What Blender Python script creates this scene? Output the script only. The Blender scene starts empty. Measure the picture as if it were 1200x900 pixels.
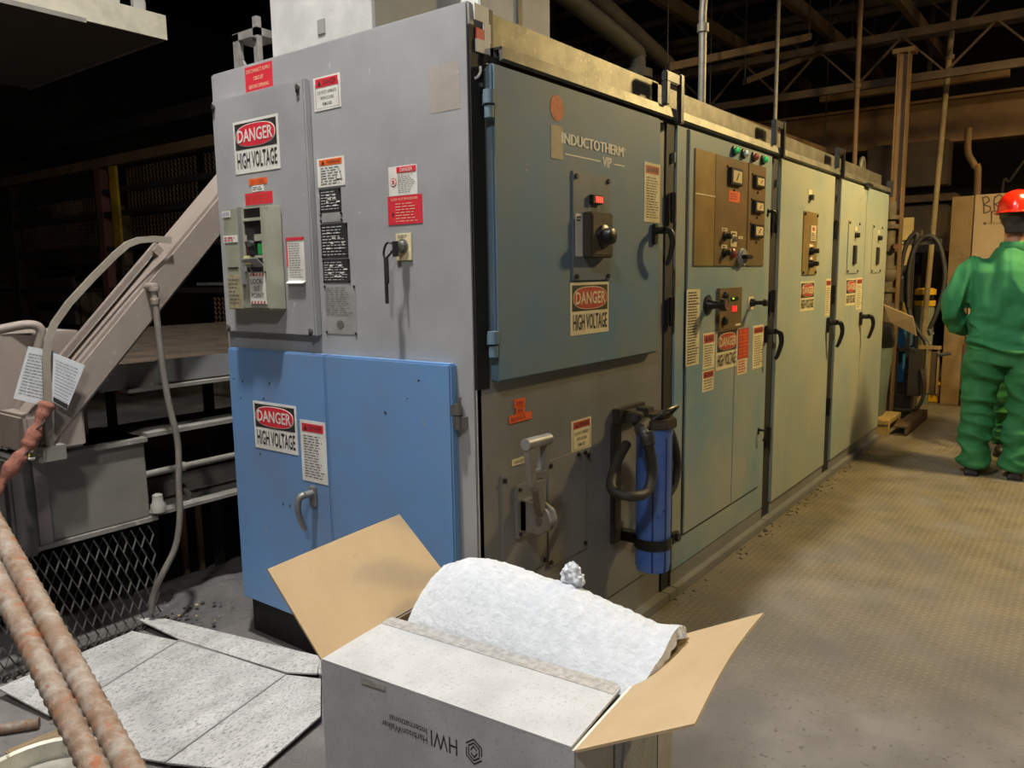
import bpy, bmesh, math, random
from mathutils import Vector, Matrix, noise
random.seed(7)
SC = bpy.context.scene
COL = SC.collection
FL = -0.04                      # floor level
# ------------------------------------------------------------------ camera
yaw, pitch, roll = 0.647666, 0.139401, -0.014975
fw0 = Vector((math.cos(yaw), math.sin(yaw), 0)); rt0 = Vector((math.sin(yaw), -math.cos(yaw), 0)); up0 = Vector((0, 0, 1))
fw = math.cos(pitch)*fw0 - math.sin(pitch)*up0
up = math.cos(pitch)*up0 + math.sin(pitch)*fw0
rt = math.cos(roll)*rt0 + math.sin(roll)*up
uu = math.cos(roll)*up - math.sin(roll)*rt0
cd = bpy.data.cameras.new('camera'); cam = bpy.data.objects.new('camera', cd); COL.objects.link(cam)
m = Matrix((rt, uu, -fw)).transposed().to_4x4(); m.translation = Vector((-1.7105, -1.4257, 1.36))
cam.matrix_world = m
cd.sensor_width = 36; cd.lens = 909.05/1200*36; cd.clip_start = 0.02
SC.camera = cam
# ------------------------------------------------------------------ world, exposure, lamps
w = bpy.data.worlds.new('world'); SC.world = w; w.use_nodes = True
w.node_tree.nodes['Background'].inputs[0].default_value = (0.55, 0.65, 0.95, 1)
w.node_tree.nodes['Background'].inputs[1].default_value = 0.004
vs = SC.view_settings
vs.view_transform = 'Standard'; vs.look = 'None'; vs.gamma = 1; vs.exposure = 0.0
vs.use_curve_mapping = False
LAMPS = [  # position, watts, colour, radius, name, label
    ((-0.80, 0.36, 4.7), 790, (1.0, 0.985, 0.96), 0.10, 'high_bay_lamp', 'white high bay lamp hung above the grey end of the cabinet row'),
    ((-3.4, -1.9, 4.6), 500, (1.0, 0.98, 0.95), 0.25, 'high_bay_lamp', 'added white fill lamp hung over the aisle behind the open carton'),  # added fill from behind the camera, brightens the end face and carton
    ((4.1, -1.75, 3.25), 430, (1.0, 0.74, 0.32), 0.12, 'high_bay_lamp', 'amber high bay lamp hung over the tread plate aisle'),
    ((7.4, -2.8, 4.4), 260, (1.0, 0.70, 0.34), 0.16, 'high_bay_lamp', 'amber high bay lamp hung beyond the worker in green'),
]
for p, e, c, r, n, l in LAMPS:
    ld = bpy.data.lights.new('lamp_light', 'POINT'); ld.energy = e; ld.color = c; ld.shadow_soft_size = r
    lo = bpy.data.objects.new('lamp_light', ld); lo.location = p; COL.objects.link(lo)

# ------------------------------------------------------------------ helpers
def lin(c):
    return tuple((x/255/12.92 if x/255 <= .04045 else ((x/255+.055)/1.055)**2.4) for x in c)+(1,)
MATS = {}
def M(name, c1, c2=None, sc=6, lo=.35, hi=.65, c3=None, s3=30, t3=.66, w3=.04, rough=.6, metal=0, bump=0, bs=60, bd=.01, stretch=None, emit=0, spec=.5, rvar=0):
    if name in MATS: return MATS[name]
    m = bpy.data.materials.new(name); MATS[name] = m; m.use_nodes = True
    nt = m.node_tree; N = nt.nodes; L = nt.links; b = N['Principled BSDF']
    b.inputs['Roughness'].default_value = rough; b.inputs['Metallic'].default_value = metal
    b.inputs['Specular IOR Level'].default_value = spec
    b.inputs['Base Color'].default_value = lin(c1)
    if emit:
        b.inputs['Emission Color'].default_value = lin(c1); b.inputs['Emission Strength'].default_value = emit
    vec = None
    if c2 or c3 or bump:
        g = N.new('ShaderNodeNewGeometry'); vec = g.outputs['Position']
        if stretch:
            mp = N.new('ShaderNodeMapping'); mp.inputs['Scale'].default_value = stretch
            L.new(vec, mp.inputs[0]); vec = mp.outputs[0]
    def nz(scale, detail=6, rg=.6):
        n = N.new('ShaderNodeTexNoise'); n.inputs['Scale'].default_value = scale; n.inputs['Detail'].default_value = detail
        n.inputs['Roughness'].default_value = rg; L.new(vec, n.inputs['Vector']); return n.outputs['Fac']
    def ramp(src, a, z):
        r = N.new('ShaderNodeMapRange'); r.inputs[1].default_value = a; r.inputs[2].default_value = z; L.new(src, r.inputs[0]); return r.outputs[0]
    out = None
    if c2:
        mx = N.new('ShaderNodeMix'); mx.data_type = 'RGBA'; mx.inputs[6].default_value = lin(c1); mx.inputs[7].default_value = lin(c2)
        f = ramp(nz(sc), lo, hi); L.new(f, mx.inputs[0]); out = mx.outputs[2]
        if rvar:
            r = N.new('ShaderNodeMapRange'); r.inputs[3].default_value = rough; r.inputs[4].default_value = rough+rvar; L.new(f, r.inputs[0]); L.new(r.outputs[0], b.inputs['Roughness'])
    if c3:
        mx = N.new('ShaderNodeMix'); mx.data_type = 'RGBA'; mx.inputs[7].default_value = lin(c3)
        if out: L.new(out, mx.inputs[6])
        else: mx.inputs[6].default_value = lin(c1)
        L.new(ramp(nz(s3, 5, .65), t3, t3+w3), mx.inputs[0]); out = mx.outputs[2]
    if out: L.new(out, b.inputs['Base Color'])
    if bump:
        bn = N.new('ShaderNodeBump'); bn.inputs['Strength'].default_value = bump; bn.inputs['Distance'].default_value = bd
        L.new(nz(bs, 4), bn.inputs['Height']); L.new(bn.outputs[0], b.inputs['Normal'])
    return m

class MB:
    def __init__(s): s.v = []; s.f = []
    def quad(s, *p):
        n = len(s.v); s.v += [Vector(q) for q in p]; s.f.append(tuple(range(n, n+len(p))))
        return s
    def box(s, x0, x1, y0, y1, z0, z1):
        return s.hexa([(x0,y0,z0),(x1,y0,z0),(x1,y1,z0),(x0,y1,z0),(x0,y0,z1),(x1,y0,z1),(x1,y1,z1),(x0,y1,z1)])
    def hexa(s, p):
        n = len(s.v); s.v += [Vector(q) for q in p]
        for f in ((0,3,2,1),(4,5,6,7),(0,1,5,4),(1,2,6,5),(2,3,7,6),(3,0,4,7)): s.f.append(tuple(n+i for i in f))
        return s
    def bar(s, a, b, wv, hv):           # beam from a to b with half-size vectors
        a, b, wv, hv = map(Vector, (a, b, wv, hv))
        return s.hexa([a-wv-hv, a+wv-hv, b+wv-hv, b-wv-hv, a-wv+hv, a+wv+hv, b+wv+hv, b-wv+hv])
    def ring(s, c, ax, r, n=12, r2=None, ph=0):
        ax = Vector(ax).normalized(); t = Vector((0,0,1)) if abs(ax.z) < .9 else Vector((1,0,0))
        u = ax.cross(t).normalized(); v = ax.cross(u)
        i0 = len(s.v)
        for i in range(n):
            an = 2*math.pi*i/n+ph
            s.v.append(Vector(c)+u*math.cos(an)*r+v*math.sin(an)*(r2 or r))
        return i0
    def loft(s, rings, n, cap=True):
        for a, b in zip(rings, rings[1:]):
            for i in range(n):
                j = (i+1) % n; s.f.append((a+i, a+j, b+j, b+i))
        if cap:
            s.f.append(tuple(rings[0]+i for i in reversed(range(n)))); s.f.append(tuple(rings[-1]+i for i in range(n)))
        return s
    def cyl(s, a, b, r, n=14, rb=None):
        a, b = Vector(a), Vector(b); ax = b-a
        return s.loft([s.ring(a, ax, r, n), s.ring(b, ax, r if rb is None else rb, n)], n)
    def lathe(s, c, ax, prof, n=20):    # prof: (distance along axis, radius)
        c = Vector(c); ax = Vector(ax).normalized()
        return s.loft([s.ring(c+ax*d, ax, max(r, 1e-4), n) for d, r in prof], n)
    def tube(s, pts, r, n=10, sm=6, closed=False):
        pts = [Vector(p) for p in pts]
        if sm and len(pts) > 2:
            q = []
            ext = [pts[0]*2-pts[1]]+pts+[pts[-1]*2-pts[-2]]
            for i in range(1, len(ext)-2):
                p0, p1, p2, p3 = ext[i-1:i+3]
                for k in range(sm):
                    t = k/sm
                    q.append(.5*((2*p1)+(p2-p0)*t+(2*p0-5*p1+4*p2-p3)*t*t+(3*p1-p0-3*p2+p3)*t**3))
            q.append(pts[-1]); pts = q
        rings = []; pu = None
        for i, p in enumerate(pts):
            d = (pts[min(i+1, len(pts)-1)]-pts[max(i-1, 0)]).normalized()
            if pu is None:
                t = Vector((0,0,1)) if abs(d.z) < .9 else Vector((1,0,0)); pu = d.cross(t).normalized()
            else: pu = (pu-d*pu.dot(d)).normalized()
            v = d.cross(pu); i0 = len(s.v); rr = r(i/(len(pts)-1)) if callable(r) else r
            for k in range(n):
                an = 2*math.pi*k/n; s.v.append(p+pu*math.cos(an)*rr+v*math.sin(an)*rr)
            rings.append(i0)
        return s.loft(rings, n)
    def prism(s, poly, d):              # polygon (3D points) extruded by vector d
        n = len(s.v); k = len(poly); d = Vector(d)
        s.v += [Vector(p) for p in poly]+[Vector(p)+d for p in poly]
        s.f.append(tuple(reversed(range(n, n+k)))); s.f.append(tuple(range(n+k, n+2*k)))
        for i in range(k):
            j = (i+1) % k; s.f.append((n+i, n+j, n+k+j, n+k+i))
        return s
    def build(s, name, mat, parent=None, smooth=False, bevel=0, seg=2, fix=True):
        me = bpy.data.meshes.new(name)
        off = Vector((0,0,0)); p = parent
        while p: off += p.location; p = p.parent
        me.from_pydata([v-off for v in s.v], [], s.f); me.validate()
        if fix:
            bm = bmesh.new(); bm.from_mesh(me); bmesh.ops.recalc_face_normals(bm, faces=bm.faces)
            if bevel:
                bmesh.ops.bevel(bm, geom=[e for e in bm.edges if len(e.link_faces) == 2 and e.calc_face_angle(0) > .5], offset=bevel, segments=seg, affect='EDGES', clamp_overlap=True)
            bm.to_mesh(me); bm.free()
        if smooth:
            for q in me.polygons: q.use_smooth = True
            me.set_sharp_from_angle(angle=math.radians(42))
        me.materials.append(mat)
        o = bpy.data.objects.new(name, me); COL.objects.link(o)
        if parent: o.parent = parent
        return o
def tag(o, label, cat, group=None):
    o['label'] = label; o['category'] = cat
    if group: o['group'] = group
    return o
def thing(name, label, cat, loc, group=None):
    o = bpy.data.objects.new(name, None); o.empty_display_size = .1; o.location = loc; COL.objects.link(o)
    return tag(o, label, cat, group)
def struct(o): o['kind'] = 'structure'; return o
def B(*a): return MB().box(*a)

# ------------------------------------------------------------------ materials
GREY = M('grey_enamel', (160,160,160), (142,142,142), sc=2.2, c3=(182,181,178), s3=17, t3=.68, w3=.06, rough=.48, bump=.05, bs=90, bd=.002)
GREYD = M('dimmed_grey_enamel', (126,127,126), (112,112,110), sc=3, c3=(150,148,140), s3=23, t3=.70, w3=.05, rough=.5, bump=.05, bs=90, bd=.002)  # same grey paint as the end panel, darkened for the dim front
BLUE = M('blue_enamel', (100,140,186), (106,130,162), sc=2.4, lo=.4, hi=.7, c3=(150,148,140), s3=13, t3=.72, w3=.02, rough=.5, bump=.04, bs=120, bd=.002)
BLUED = M('faded_blue_enamel', (80,118,148), (104,120,126), sc=2.6, lo=.35, hi=.62, c3=(150,148,136), s3=19, t3=.70, w3=.05, rough=.6, bump=.04, bs=120, bd=.002)
TEAL = M('weathered_teal_enamel', (112,144,158), (150,156,146), sc=1.7, lo=.36, hi=.6, c3=(172,168,148), s3=14, t3=.66, w3=.1, rough=.45, bump=.04, bs=120, bd=.002)
PALE = M('pale_green_grey_enamel', (146,160,154), (166,168,150), sc=1.9, lo=.35, hi=.6, c3=(120,148,152), s3=5, t3=.62, w3=.12, rough=.45, bump=.04, bs=120, bd=.002)
BLACK = M('black_gap', (22,22,22), (30,29,27), sc=10, rough=.7)
BLK = M('black_plastic', (26,25,24), rough=.4)
DKM = M('dark_metal', (58,56,52), (44,42,40), sc=14, rough=.5, metal=.3)
GALV = M('galvanised_steel', (128,124,112), (96,94,86), sc=14, c3=(160,154,136), s3=60, t3=.6, w3=.1, rough=.5, metal=.55, bump=.06, bs=200, bd=.002)
BRONZE = M('brown_anodised', (128,104,70), (112,92,62), sc=9, rough=.42, metal=.25)
BRASSP = M('gold_cover_plate', (176,152,98), (150,128,84), sc=5, rough=.35, metal=.45)
STEEL = M('steel', (150,148,144), (120,118,114), sc=20, rough=.35, metal=.8)
WHITE = M('white_label', (226,224,216), (206,202,190), sc=9, rough=.55)
CREAM = M('yellowed_label', (226,214,176), (206,192,150), sc=8, rough=.55)
RED = M('sign_red', (206,44,58), rough=.5)
RED2 = M('faded_sign_red', (186,70,56), (168,62,48), sc=20, rough=.55)
ORANGE = M('orange_label', (240,104,36), (222,92,34), sc=30, rough=.55)
SBLK = M('sign_black', (44,42,40), rough=.55)
INK = M('ink', (28,27,27), rough=.6)
INKG = M('grey_ink', (96,94,90), rough=.6)
INKR = M('red_ink', (190,60,60), rough=.6)
PLATE = M('black_data_plate', (42,42,42), (52,52,52), sc=12, rough=.4)
PLATET = M('data_plate_engraving', (190,190,186), rough=.5)
GPLATE = M('grey_data_sheet', (152,152,148), (136,136,132), sc=14, rough=.5)
KRAFT = M('kraft_cardboard', (184,160,124), (176,152,116), sc=5, c3=(162,136,102), s3=70, t3=.64, w3=.12, rough=.8)
KRAFTE = M('cardboard_edge', (150,112,66), rough=.85)
WBOX = M('dusty_white_carton', (188,189,190), (170,171,172), sc=7, c3=(146,146,145), s3=160, t3=.57, w3=.12, rough=.75)
TAPE = M('grey_tape', (150,147,142), (176,173,168), sc=60, lo=.42, hi=.6, rough=.5)
FIBRE = M('ceramic_fibre', (204,207,211), (192,195,200), sc=40, rough=.95, bump=.45, bs=85, bd=.012)
TAUPE = M('taupe_enamel', (148,136,126), (134,122,112), sc=3, c3=(166,156,146), s3=30, t3=.64, w3=.1, rough=.6)
DUST = M('dusty_steel', (132,128,120), (108,105,98), sc=5, c3=(164,158,148), s3=24, t3=.62, w3=.08, rough=.85, bump=.15, bs=80, bd=.004)
DKST = M('dark_oily_steel', (58,57,54), (82,80,75), sc=6, lo=.4, hi=.7, rough=.4, stretch=(4,4,.6))
RUST = M('rusty_rebar', (122,98,78), (146,136,124), sc=30, lo=.42, hi=.64, c3=(140,86,54), s3=42, t3=.56, w3=.1, rough=.75, bump=.4, bs=160, bd=.003)
RUSTD = M('dark_rust', (112,70,58), (96,60,50), sc=20, rough=.85, bump=.3, bs=90)
MESH = M('expanded_metal', (92,90,84), (76,74,70), sc=12, rough=.6, metal=.3)
MESHD = M('rusty_mesh', (104,76,50), (70,54,38), sc=3, rough=.8)
WOOD = M('old_wood', (150,128,96), (124,104,76), sc=10, rough=.8, stretch=(1,6,6))
YELLOW = M('yellow_paint', (206,164,20), (150,118,24), sc=6, rough=.6)
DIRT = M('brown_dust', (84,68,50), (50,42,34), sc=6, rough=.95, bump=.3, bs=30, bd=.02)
SAND = M('grey_dust', (96,94,92), (80,78,76), sc=9, c3=(60,58,56), s3=60, t3=.62, w3=.06, rough=.95, bump=.5, bs=70, bd=.01)
BROWN = M('brown_painted_steel', (128,100,66), (104,80,52), sc=3, rough=.7)
ROOF = M('darkened_steel', (44,38,33), (32,28,25), sc=3, rough=.8)  # steel colour darkened so the unlit cage and roof read near black
CLAY = M('dark_concrete', (40,37,34), (28,27,26), sc=2, rough=.9)
RUBBER = M('black_rubber', (44,42,38), (58,54,48), sc=12, rough=.6)
GREYBOX = M('concrete_grey_paint', (184,183,178), (166,165,160), sc=9, c3=(140,139,134), s3=60, t3=.66, w3=.05, rough=.7)
FILTB = M('blue_filter_plastic', (70,108,190), (92,124,190), sc=12, c3=(40,50,70), s3=30, t3=.64, w3=.05, rough=.35)
RLIT = M('red_indicator_glow', (255,60,50), emit=1.6)
GLIT = M('green_lens', (60,200,110), rough=.25)
METER = M('meter_face', (214,196,150), rough=.4)

def wall_floor_material():
    m = bpy.data.materials.new('tread_plate_floor'); m.use_nodes = True
    nt = m.node_tree; N = nt.nodes; L = nt.links; b = N['Principled BSDF']
    g = N.new('ShaderNodeNewGeometry'); sx = N.new('ShaderNodeSeparateXYZ'); L.new(g.outputs['Position'], sx.inputs[0])
    def mt(op, a, bb=None, c=None):
        n = N.new('ShaderNodeMath'); n.operation = op
        for i, q in enumerate((a, bb, c)):
            if q is None: continue
            if isinstance(q, (int, float)): n.inputs[i].default_value = q
            else: L.new(q, n.inputs[i])
        return n.outputs[0]
    S = 1/0.030
    u = mt('MULTIPLY', sx.outputs[0], S); v = mt('MULTIPLY', sx.outputs[1], S)
    par = mt('MODULO', mt('ADD', mt('ADD', mt('FLOOR', u), mt('FLOOR', v)), 4000), 2)
    fu = mt('SUBTRACT', mt('FRACT', u), .5); fv = mt('SUBTRACT', mt('FRACT', v), .5)
    a = mt('ADD', fu, fv); d = mt('SUBTRACT', fu, fv)
    def el(p, q): return mt('SUBTRACT', 1, mt('ADD', mt('POWER', mt('DIVIDE', mt('ABSOLUTE', p), .62), 2), mt('POWER', mt('DIVIDE', mt('ABSOLUTE', q), .17), 2)))
    h = mt('ADD', mt('MULTIPLY', mt('MAXIMUM', el(a, d), 0), par), mt('MULTIPLY', mt('MAXIMUM', el(d, a), 0), mt('SUBTRACT', 1, par)))
    h = mt('POWER', h, .5)
    def nz(s, det=6):
        n = N.new('ShaderNodeTexNoise'); n.inputs['Scale'].default_value = s; n.inputs['Detail'].default_value = det; L.new(g.outputs['Position'], n.inputs['Vector']); return n.outputs['Fac']
    def mr(x, p, q, lo=0, hi=1):
        r = N.new('ShaderNodeMapRange'); r.inputs[1].default_value = p; r.inputs[2].default_value = q; r.inputs[3].default_value = lo; r.inputs[4].default_value = hi; L.new(x, r.inputs[0]); return r.outputs[0]
    # dust lies thick on the near side of the aisle and left of the cabinets
    far = mt('ADD', sx.outputs[0], mt('MULTIPLY', mt('SUBTRACT', nz(1.4), .5), 2.2))
    plate = mr(far, 0.5, 2.6)
    plate = mt('MULTIPLY', plate, mr(sx.outputs[1], .3, .0))
    plate = mt('MULTIPLY', plate, mr(nz(3.5), .32, .55, .35, 1))
    def mix(f, c1, c2):
        x = N.new('ShaderNodeMix'); x.data_type = 'RGBA'
        L.new(f, x.inputs[0])
        for i, c in ((6, c1), (7, c2)):
            if isinstance(c, tuple): x.inputs[i].default_value = lin(c)
            else: L.new(c, x.inputs[i])
        return x.outputs[2]
    dust = mix(mr(nz(6), .35, .65), (126,122,118), (104,100,97))
    dust = mix(mr(nz(45), .62, .70), dust, (84,80,76))
    dust = mix(mr(nz(1.1), .42, .62), dust, (92,89,85))
    pl = mix(mr(nz(5), .35, .65), (118,108,86), (94,86,68))
    pl = mix(mt('MULTIPLY', h, .55), pl, (172,162,138))
    L.new(mix(plate, dust, pl), b.inputs['Base Color'])
    L.new(mr(plate, 0, 1, .92, .55), b.inputs['Roughness'])
    hh = mt('ADD', mt('MULTIPLY', mt('MULTIPLY', h, mr(plate, 0, 1, .25, 1)), 1), mt('MULTIPLY', nz(60), .6))
    bn = N.new('ShaderNodeBump'); bn.inputs['Strength'].default_value = .6; bn.inputs['Distance'].default_value = .003
    L.new(hh, bn.inputs['Height']); L.new(bn.outputs[0], b.inputs['Normal'])
    return m

# ------------------------------------------------------------------ the building
struct(B(-6, 12, -6, 14, FL-.2, FL).build('floor', wall_floor_material()))
struct(B(12, 12.2, -6, 14, FL, 6.6).build('wall_back', CLAY))
struct(B(-6, 12, 14, 14.2, FL, 6.6).build('wall_left', CLAY))
struct(B(-6, 12, -6.2, -6, FL, 6.6).build('wall_right', CLAY))
struct(B(-6.2, -6, -6, 14, FL, 6.6).build('wall_front', CLAY))
struct(B(-6, 12, -6, 14, 6.6, 6.8).build('ceiling', ROOF))
for (p, e, c, r, n, l) in LAMPS:
    t = thing(n, l, 'lamp', (p[0], p[1], p[2]))
    x, y, z = p
    MB().lathe((x, y, z+.42), (0,0,-1), [(0,.03),(.02,.07),(.14,.08),(.16,.06)]).build('ballast', DKM, t, True)
    mb = MB(); n_ = 20
    cut = .12 if z > 4 else .04  # rim dropped further on high lamps, shaped to keep cage and ceiling dark
    rr = [mb.ring((x,y,z+.26), (0,0,1), .05, n_), mb.ring((x,y,z+.2), (0,0,1), .18, n_), mb.ring((x,y,z-cut), (0,0,1), .27, n_), mb.ring((x,y,z-cut), (0,0,1), .265, n_), mb.ring((x,y,z+.19), (0,0,1), .175, n_)]
    mb.loft(rr, n_, False).build('reflector', STEEL, t, True)
    MB().cyl((x,y,z+.42), (x,y,6.6), .012, 8).build('hanger_rod', DKM, t)

# ------------------------------------------------------------------ signs and lettering
class Face:
    def __init__(s, f): s.pt = f
    def slab(s, u0, u1, v0, v1, d0, d1, mb=None):
        p = s.pt; mb = mb or MB()
        return mb.hexa([p(u0,v0,d0), p(u1,v0,d0), p(u1,v1,d0), p(u0,v1,d0), p(u0,v0,d1), p(u1,v0,d1), p(u1,v1,d1), p(u0,v1,d1)])
LEFT = Face(lambda u, v, d: Vector((-d, u, v)))       # grey end face, x = 0, looking along +x; left in view = larger y
RIGHT = Face(lambda u, v, d: Vector((u, -d, v)))      # long front face, y = 0
TXT = {}
def glyphs(st, bold=0.0):
    if (st, bold) in TXT: return TXT[(st, bold)]
    cu = bpy.data.curves.new('lettering', 'FONT'); cu.body = st; cu.align_x = 'CENTER'; cu.offset = bold; cu.resolution_u = 2
    cu.space_line = .9
    o = bpy.data.objects.new('lettering', cu); COL.objects.link(o)
    me = bpy.data.meshes.new_from_object(o.evaluated_get(bpy.context.evaluated_depsgraph_get()))
    vs_ = [(v.co.x, v.co.y) for v in me.vertices]; fs = [tuple(p.vertices) for p in me.polygons]
    bpy.data.objects.remove(o); bpy.data.curves.remove(cu); bpy.data.meshes.remove(me)
    x0 = min(v[0] for v in vs_); x1 = max(v[0] for v in vs_); y0 = min(v[1] for v in vs_); y1 = max(v[1] for v in vs_)
    TXT[(st, bold)] = ([((x-x0)/(x1-x0), (y-y0)/(y1-y0)) for x, y in vs_], fs)
    return TXT[(st, bold)]
def text(F, st, u0, u1, v0, v1, d, mat, parent, bold=0.0, name='lettering', thick=()):
    vs_, fs = glyphs(st, bold); mb = MB()
    for k, sh in enumerate((0,)+tuple(thick)):
        n0 = len(mb.v); mb.v += [F.pt(u0+(u1-u0)*a+sh, v0+(v1-v0)*b, d+k*.00012) for a, b in vs_]; mb.f += [tuple(i+n0 for i in f) for f in fs]
    return mb.build(name, mat, parent, fix=False)
def lines(F, u0, u1, v0, v1, n, d, mat, parent, words=4, fill=.5, name='fine_print', seed=1):
    rd = random.Random(seed+int(abs(u0)*1000)); mb = MB(); h = (v1-v0)/n
    for i in range(n):
        vb = v1-(i+1)*h+h*(1-fill)/2; a = 0; end = rd.uniform(.7, 1)
        while a < end-.04:
            wd = rd.uniform(.5, 1.5)/words*.8; e = min(a+wd, end)
            mb.quad(F.pt(u0+(u1-u0)*a, vb, d), F.pt(u0+(u1-u0)*e, vb, d), F.pt(u0+(u1-u0)*e, vb+h*fill, d), F.pt(u0+(u1-u0)*a, vb+h*fill, d))
            a = e+.25/words
    return mb.build(name, mat, parent, fix=False)
def ellipse(F, uc, vc, ru, rv, d0, d1, sup=2.0, n=36):
    mb = MB(); P = []
    for i in range(n):
        t = 2*math.pi*i/n; c, s_ = math.cos(t), math.sin(t)
        P.append((uc+ru*math.copysign(abs(c)**(2/sup), c), vc+rv*math.copysign(abs(s_)**(2/sup), s_)))
    a = [F.pt(u, v, d0) for u, v in P]; return mb.prism(a, F.pt(0,0,d1)-F.pt(0,0,d0))
def plate(F, root, name, u0, u1, v0, v1, d, mat, label=None, th=.0015, bevel=0):
    o = F.slab(u0, u1, v0, v1, d-.001, d+th).build(name, mat, root, bevel=bevel)
    if label: o['label'] = label
    return o
def danger_sign(F, root, u0, u1, v0, v1, d, faded=False, step=.0008):
    W_ = u1-u0; H = v1-v0
    s_ = plate(F, root, 'danger_sign', u0, u1, v0, v1, d, CREAM if faded else WHITE, 'danger high voltage sign with red oval')
    t = d+.0015
    F.slab(u0+.04*W_, u1-.04*W_, v0+.46*H, v1-.05*H, t-.001, t+step).build('black_field', SBLK, s_)
    ellipse(F, u0+.5*W_, v0+.705*H, .44*W_, .22*H, t, t+2*step, 2.6).build('white_ring', CREAM if faded else WHITE, s_)
    ellipse(F, u0+.5*W_, v0+.705*H, .425*W_, .205*H, t, t+3*step, 2.6).build('red_oval', RED2 if faded else RED, s_)
    text(F, 'DANGER', u0+.11*W_, u1-.11*W_, v0+.585*H, v0+.83*H, t+4*step, WHITE if not faded else CREAM, s_, .018)
    text(F, 'HIGH VOLTAGE', u0+.06*W_, u1-.05*W_, v0+.09*H, v0+.40*H, t+step, SBLK, s_, .016)
    return s_
def notice(F, root, u0, u1, v0, v1, d, head='DANGER', hm=None, base=None, hh=.13, n=14, label='white notice with red danger heading', body=None, words=4, step=.0008):
    W_ = u1-u0; H = v1-v0
    s_ = plate(F, root, 'notice', u0, u1, v0, v1, d, base or WHITE, label)
    t = d+.0015
    F.slab(u0+.08*W_, u1-.08*W_, v1-.05*H-hh*H, v1-.05*H, t-.001, t+step).build('heading', hm or RED, s_)
    ht = v1-.05*H-hh*H
    dark = (hm or RED) is not ORANGE
    text(F, head, u0+.36*W_, u1-.14*W_, ht+hh*H*.22, ht+hh*H*.8, t+2*step, SBLK, s_, .004)
    mb = MB(); mb.quad(F.pt(u0+.16*W_, ht+hh*H*.2, t+2*step), F.pt(u0+.30*W_, ht+hh*H*.2, t+2*step), F.pt(u0+.23*W_, ht+hh*H*.85, t+2*step)).build('warning_triangle', SBLK, s_, fix=False)
    if body:
        k = len(body); hb = (ht-v0-.16*H)/k
        for i, ln in enumerate(body):
            f = min(1, len(ln)/14)*.36
            text(F, ln, u0+(.5-f)*W_, u0+(.5+f)*W_, ht-.06*H-hb*(i+.8), ht-.06*H-hb*(i+.25), t+step, INK, s_, .004)
        mb = MB(); e = .008*abs(W_)/W_*1.0
        for (a, b_, c, dd) in ((.06,.94,.06,.07),(.06,.075,.06,.8),(.925,.94,.06,.8)):
            mb.quad(F.pt(u0+a*W_, v0+c*H, t+step), F.pt(u0+b_*W_, v0+c*H, t+step), F.pt(u0+b_*W_, v0+dd*H, t+step), F.pt(u0+a*W_, v0+dd*H, t+step))
        mb.build('border_line', INKG, s_, fix=False)
    else:
        lines(F, u0+.12*W_, u1-.1*W_, v0+.06*H, ht-.05*H, n, t+step, INK, s_, words, .3)
    return s_
def screws(F, root, pts, r=.008, d=0, h=.006, mat=None, name='screw'):
    for u, v in pts:
        MB().cyl(F.pt(u, v, d), F.pt(u, v, d+h), r, 10).build(name, mat or BLK, root)
def lever_handle(F, root, u, v, d, mat, s=1.0, du=.0, side=1):
    """rosette plate with a cranked lever hanging down"""
    h = F.slab(u-.016*s, u+.016*s, v-.03*s, v+.045*s, d, d+.014*s).build('handle', mat, root, bevel=.004)
    mb = MB(); mb.cyl(F.pt(u, v+.02*s, d), F.pt(u, v+.02*s, d+.045*s), .013*s, 12)
    mb.tube([F.pt(u, v+.022*s, d+.045*s), F.pt(u+du*.5, v+.012*s, d+.062*s), F.pt(u+du*.8, v-.03*s, d+.066*s), F.pt(u+du, v-.085*s, d+.05*s), F.pt(u+du*.9, v-.105*s, d+.04*s)], lambda t: (.013-.005*t)*s, 10, 5)
    mb.build('lever', mat, h, True)
    return h

# ------------------------------------------------------------------ cabinet 1 (grey end, blue doors)
c1 = thing('power_cabinet', 'grey end cabinet with blue doors, breaker and pull-up disconnect lever', 'cabinet', (.6, .6, FL), 'row of power supply cabinets')
DT = 1.226
mb = B(.004, 1.205, .0, DT-.02, .12, 2.0); mb.box(.05, 1.205, .0, DT-.04, FL, .13); mb.build('body', GREYD, c1, bevel=.003)
mb = MB(); mb.box(-.002, .03, .0, DT, .12, 2.1); mb.build('end_panel', GREY, c1, bevel=.006)
B(.0, 1.205, -.045, .03, FL, .0).build('kick_plate', GREYD, c1)
MB().box(.02, .05, .02, DT-.02, FL, .125).build('base_recess', BLACK, c1)
B(.03, 1.205, .05, DT, 1.99, 2.095).build('roof_sheet', GREYD, c1)
# galvanised canopy over the front
B(.11, 1.2, .03, .045, 2.0, 2.105).build('canopy_plate', GALV, c1)
B(.11, 1.215, -.03, .045, 1.992, 2.0).build('canopy_ledge', GALV, c1)
mb = MB(); mb.prism([(.11,-.03,2.0),(.11,-.036,1.965),(.11,-.02,1.96),(.11,-.02,1.995)], (1.1,0,0)).build('canopy_lip', GALV, c1)
B(.06, 1.2, -.012, .0, 1.94, 1.97).build('shadow_strip', DKM, c1)
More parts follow.
